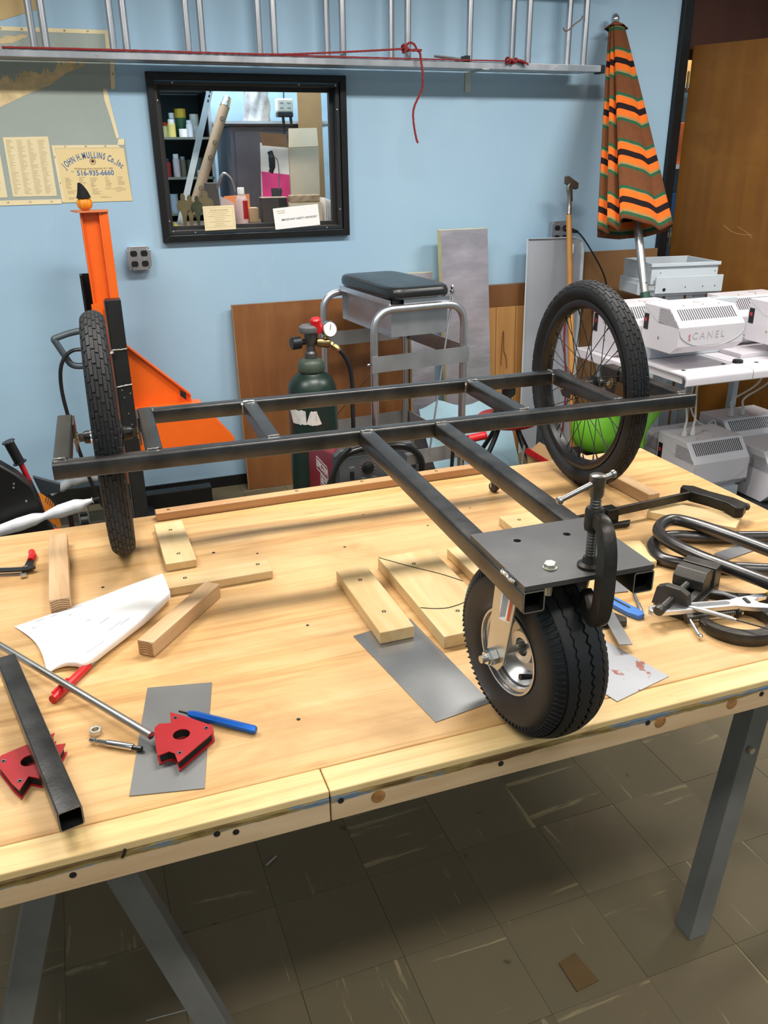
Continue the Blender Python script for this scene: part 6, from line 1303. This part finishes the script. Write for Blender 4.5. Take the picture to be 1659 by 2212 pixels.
# ------------------------------------------------------------------ white machines
mesh_dark = mat('vent_dark', '48454a', .6)
def machine(name, lab, x0, y0, zb, w=.345, h=.19, dep=.24, face='front', group='white vented machines', mk=None, pedestal=True, sw=True):
    o = thing(name, lab, 'machine', (x0 + w / 2, y0 + dep / 2, zb), group)
    # profile in (y, z): lower chin, face, sloped vent face, flat top
    pr = [(.045, 0), (dep, 0), (dep, h), (.075, h), (.0, h * .63), (.0, h * .18)]
    M = tr(x0, y0, zb) @ Matrix(((0, 0, 1, 0), (1, 0, 0, 0), (0, 1, 0, 0), (0, 0, 0, 1)))
    part('housing', G().prism(pr, 0, w, M), white, o, smooth=0, bevel=.003)
    a, b = V((x0, y0 + .075, zb + h)), V((x0, y0, zb + h * .63)); dl = (b - a); ns = 25
    nrm = V((0, -dl.z, dl.y)).normalized(); nrm = nrm if nrm.y < 0 else -nrm
    g = G()
    for k in range(ns):
        x = .03 + (w - .06) * k / (ns - 1); p0 = a + dl * .10 + V((x, 0, 0)) + nrm * .0006; p1 = a + dl * .66 + V((x, 0, 0)) + nrm * .0006
        e_ = V((.0031, 0, 0)); q = nrm * .0005
        g.hexa([p0 - e_, p0 + e_, p1 + e_, p1 - e_], [p0 - e_ + q, p0 + e_ + q, p1 + e_ + q, p1 - e_ + q])
        
    part('vent_slots', g, mesh_dark, o, smooth=0, kind='stuff')
    g = G()
    for i in range(14):
        for j in range(11):
            y = .012 + i * .0095 + (.0047 if j % 2 else 0); z = h * .60 + j * .0066
            top = h - .006; lim = (h * .63 + (h - h * .63) * y / .075) if y < .075 else h
            if z < min(lim - .007, top) and z > h * .60 - (0 if y < .1 else (y - .1) * .9) - .0 and y < dep - .02 and z > h * (.62 - .0):
                c_ = V((x0 - .0004, y0 + y, zb + z)); g.cyl(c_, c_ + V((-.0004, 0, 0)), .0028, n=6)
    part('vent_mesh', g, mesh_dark, o, smooth=0, kind='stuff')
    yt = dep - .075
    if sw:
        part('switch_plate', G().box(x0 - .003, x0 - .0005, y0 + dep - .040, y0 + dep - .010, zb + h * .42, zb + h * .78), black, o, smooth=0, bevel=.0008)
        part('switch_light', G().box(x0 - .0045, x0 - .0032, y0 + dep - .032, y0 + dep - .018, zb + h * .60, zb + h * .68), mat('switch_red', 'c0302a', .4), o, smooth=0)
        part('side_screw', G().cyl((x0 - .0005, y0 + dep * .52, zb + h * .30), (x0 - .004, y0 + dep * .52, zb + h * .30), .005, n=8), zinc, o)
    part('side_seam', G().tube([(x0 - .0006, y0 + .004, zb + h * .615), (x0 - .0006, y0 + dep * .62, zb + h * .66), (x0 - .0006, y0 + dep - .012, zb + h * .93)], .001, 5), mat('seam_grey', 'a9a7ab', .5), o)
    # smile-shaped front cover seam
    part('cover_edge', G().tube([(x0 + w * (.5 + .5 * math.cos(math.pi + math.pi * k / 24)) * 1.0, y0 - .0008, zb + h * .56 - h * .40 * math.sin(math.pi * k / 24)) for k in range(25)], .0014, 5), mat('cover_lip', 'b9b6bb', .5), o)
    for x in (.25, .55, .8): part('top_screw', G().cyl((x0 + w * x, y0 + .10, zb + h + .0004), (x0 + w * x, y0 + .10, zb + h + .005), .0035, n=8), zinc, o)
    part('top_disc', G().cyl((x0 + w * .62, y0 + dep * .66, zb + h + .0004), (x0 + w * .62, y0 + dep * .66, zb + h + .004), .020, n=18), mat('disc_grey', 'c9c3c0', .4), o)
    if pedestal: part('spine', G().box(x0 + .06, x0 + w + .17, y0 + dep + .001, y0 + dep + .05, zb - pedestal, zb + h * .97), whitegrey, o, smooth=0, bevel=.003)
    return o
TZ = .722
mA = machine('vented_machine', 'white vented machine with faded lettering, largest, on the white tray table', 2.400, 2.885, .792, dep=.25, pedestal=.069)
g = text(G(), 'CANEL', wm(2.555, 2.8842, .872), .042, space=1.45, ext=.0002)
part('faded_lettering', g, mat('faded_grey', 'bfb9bd', .6), mA, smooth=0)
rb = G().tube([wm(2.455, 2.8840, .868) @ V(p) for p in ((-.006, -.014, 0), (.004, .008, 0), (.0, .014, 0), (-.004, .008, 0), (.006, -.014, 0))], .0012, 5)
part('ribbon_mark', rb, mat('ribbon_pink', 'c9707e', .6), mA)
g = G()
for x0_, x1_, t_ in ((2.475, 2.535, .74), (2.545, 2.575, .72), (2.60, 2.66, .74), (2.475, 2.53, .82), (2.60, 2.64, .82)):
    z = .792 + .19 - (.19 * .37) * t_; y = 2.885 + .075 * (1 - t_); g.box(x0_, x1_, y - .0016, y - .0008, z - .003, z)
part('label_print', g, mat('print_mauve', 'cdb9bf', .6), mA, smooth=0)
for z in (.855, .775):
    part('switch_plate', G().box(2.83, 2.868, 3.131, 3.1345, z, z + .065), black, mA, smooth=0, bevel=.001)
part('switch_light', G().box(2.845, 2.860, 3.1295, 3.1308, .888, .900), MC['switch_red'], mA, smooth=0)
part('spine_cap', G().cyl((2.80, 3.16, .977), (2.80, 3.16, .981), .012, n=16), MC['disc_grey'], mA)
mB = machine('vented_machine', 'white vented machine behind the largest one, below the umbrella pole', 2.335, 3.20, .7225, h=.2275, dep=.225, pedestal=False)
mC = machine('vented_machine', 'white vented machine on the back row against the brown door', 2.985, 3.20, .7225, h=.2275, dep=.22, pedestal=False, sw=False)
mD = machine('vented_machine', 'white vented machine cut off by the frame edge, on the tray table', 2.958, 2.83, .782, dep=.27, pedestal=False)
# tray tables
def tray(lab, x0, w, y0=2.800, y1=3.52, open_end=True):
    o = thing('tray_table', lab, 'table', (x0 + w / 2, (y0 + y1) / 2, 0), 'white tray tables under the machines')
    M = Matrix(((0, 0, 1, 0), (1, 0, 0, 0), (0, 1, 0, 0), (0, 0, 0, 1)))
    pr = [(y1, TZ), (y0 + .018, TZ)] + [(y0 + .018 - .018 * math.sin(R(k * 15)), TZ - .018 + .018 * math.cos(R(k * 15))) for k in range(1, 7)] + [(y0, TZ - .042), (y0 + .003, TZ - .046), (y0 + .008, TZ - .046), (y0 + .010, TZ - .040), (y0 + .007, TZ - .038), (y0 + .007, TZ - .02), (y0 + .02, TZ - .007), (y1, TZ - .007)]
    part('tray_sheet', G().prism(pr, x0, x0 + w, M), white, o, smooth=35)
    for s in (0, 1):
        xx = x0 + .012 + s * (w - .0300)
        part('side_rail', G().box(xx, xx + .006, y0 + .045, y1, TZ - .043, TZ - .0072), white, o, smooth=0, bevel=.001)
        part('tray_leg', G().box(xx - .0 + (.02 if s == 0 else -.05), xx + (.055 if s == 0 else -.015), y1 - .05, y1 - .012, 0, TZ - .0072), whitegrey, o, smooth=0, bevel=.002)
    for x, y, r in ((.17 * w, y0 + .10, .010), (.85 * w, y0 + .13, .010)): part('bolt_hole', G().cyl((x0 + x, y, TZ + .0002), (x0 + x, y, TZ + .0012), r, n=14), hole, o)
    return o
tray('white folded edge tray table carrying the largest white machine', 2.400, .352)
t2 = tray('white tray table continuing out of the frame beside the largest machine', 2.757, .60)
part('rubber_foot', G().lathe([(.024, .0005), (.022, .012), (.018, .014)], (2.78, 2.93, TZ), n=18), black, t2); part('raised_plate', G().box(2.85, 3.3, 2.99, 3.13, TZ + .0003, TZ + .02), white, t2, smooth=0, bevel=.002)
one('side_bracket', G().box(2.300, 2.3985, 3.10, 3.50, .6785, .7215), white, 'white bracket box beside the tray seen through the spokes', 'bracket', smooth=0, bevel=.003)
# upper stand of stacked trays
us = thing('tray_stand', 'grey white metal stand with open box top between umbrella pole and door', 'stand', (3.04, 3.82, 0))
MUs = tr(3.035, 3.80, -.03) @ rz(-8)
def ub(nm, *b, m=whitegrey, bv=.002): return part(nm, G().box(*b, MUs), m, us, smooth=0, bevel=bv)
ub('rim', -.19, .19, -.165, -.158, 1.0, 1.105); ub('rim', -.19, .19, .125, .132, 1.0, 1.105); ub('rim', -.19, -.183, -.1575, .1245, 1.0, 1.105); ub('rim', .183, .19, -.1575, .1245, 1.0, 1.105)
ub('rim_flange', -.198, .198, -.175, -.1655, 1.088, 1.106); ub('lower_box', -.17, .215, -.185, -.1755, .955, 1.04); ub('lower_box', -.17, .215, -.1655, .12, .94, .954)
ub('side_bracket', -.225, -.1905, -.11, .10, .94, 1.02); ub('side_bracket', -.235, -.2255, -.12, .06, .945, 1.0)
ub('column', -.15, -.09, -.13, -.09, .03, .9395); ub('column', .09, .16, -.13, -.05, .03, .9395); ub('leg_panel', -.085, .02, -.15, -.143, .03, .9395); ub('leg_panel', .035, .075, -.15, -.143, .03, .9395); ub('column', -.06, -.03, -.13, .08, .03, .9395); ub('back_panel', -.0295, .0895, .06, .07, .03, .9395)
for x, z, r in ((-.12, .975, .009), (.0, .985, .003), (.10, .985, .003), (.17, .985, .003), (.16, 1.06, .003), (-.15, 1.06, .003)): part('slot_hole', G().cyl(V((x, -.1856, z)), V((x, -.1862, z)), r, n=10).xf(MUs), hole, us)
# machines stored on the floor
one('floor_mat', G().box(2.55, 3.62, 2.45, 3.62, .001, .012), mat('black_mat', (.008, .008, .009), .7), 'black mat under the stored white machines', 'mat', smooth=0)
machine('vented_machine', 'white vented machine on the floor behind the table corner, two white plugs on top', 2.665, 2.98, .08, w=.33, h=.24, dep=.28, pedestal=False)
machine('vented_machine', 'white vented machine on the floor below the tray, farther row', 2.72, 3.27, .05, w=.33, h=.22, dep=.19, pedestal=False, sw=False)
machine('vented_machine', 'white vented machine on the floor nearest the right frame edge with dark switch', 3.03, 2.86, .015, w=.36, h=.25, dep=.30, pedestal=False)
machine('vented_machine', 'white vented machine on the floor below the brown door, partly behind another', 3.08, 3.21, .10, w=.36, h=.22, dep=.25, pedestal=False, sw=False)
for x, y, z0, z1, l in ((2.68, 3.0, .0125, .0795, 'a'), (2.74, 3.275, .0125, .0495, 'b'), (3.1, 3.25, .0125, .0995, 'c')):
    one('packing_block', G().box(x, x + .29, y, y + .18, z0, z1), whitegrey, {'a': 'pale packing block under the floor machine with two plugs', 'b': 'pale packing block under the farther floor machine', 'c': 'pale packing block under the floor machine below the door'}[l], 'block', smooth=0, bevel=.002)
def cord(lab, top, mid, end):
    o = thing('white_cord', lab, 'cord', end, 'white power cords hanging under the trays')
    part('cable', G().tube(spline([top, mid, V(end) + V((.006, 0, .09)), V(end) + V((0, 0, .045))], 8), .0052, 8), mat('white_cable', 'd9d8d4', .5), o)
    part('plug', G().lathe([(.013, 0), (.0135, .018), (.008, .028), (.0065, .046)], end, (.1, 0, 1), 12), MC['white_cable'], o)
    return o
cord('white power cord nearer the spoked wheel, plugged into the floor machine', (2.66, 3.10, .672), (2.665, 3.11, .56), (2.715, 3.14, .3215))
cord('second white power cord from the spoked wheel, plugged into the floor machine', (2.725, 3.10, .672), (2.73, 3.11, .56), (2.765, 3.14, .3215))
cord('white power cord hanging below the door, plugged into the farther floor machine', (3.24, 3.22, .672), (3.235, 3.24, .52), (3.165, 3.33, .3215))
cord('white power cord at the frame edge, plugged into the farther floor machine', (3.31, 3.22, .672), (3.305, 3.24, .52), (3.24, 3.33, .3215))
o = thing('white_cord', 'slack white cord curling behind the two plugged cords', 'cord', (2.85, 3.28, .02))
part('cable', G().tube(spline([(2.78, 3.19, .60), (2.80, 3.22, .46), (2.87, 3.25, .36), (2.96, 3.27, .31), (3.03, 3.28, .31), (3.06, 3.20, .014)], 8), .0045, 8), MC['white_cable'], o)
one('blue_post', G().box(2.345, 2.40, 2.02, 2.075, 0, .62), mat('blue_post_paint', '4b95b8', .5), 'blue square post at the frame edge beyond the table', 'post', smooth=0, bevel=.003)
# scraps on the floor
one('tile_scrap', G().hexa([(.772, 1.055, .001), (.817, 1.065, .001), (.828, .991, .001), (.772, .985, .001)], [(.772, 1.055, .003), (.817, 1.065, .003), (.828, .991, .003), (.772, .985, .003)]), mat('brown_scrap', '5e4826', .7), 'brown square scrap on the tiles near the sawhorse leg', 'scrap', smooth=0)
one('wire_scrap', G().cyl((.250, 1.540, .004), (.280, 1.560, .004), .0025, n=8), mat('wire_silver', (.5, .5, .45), .4, .8), 'short pale wire scrap on the tiles under the table', 'scrap')
one('wire_scrap', G().cyl((-.064, 1.236, .003), (.021, 1.230, .003), .0015, n=8), MC['wire_silver'], 'long thin pale wire on the tiles between the sawhorse legs', 'scrap')
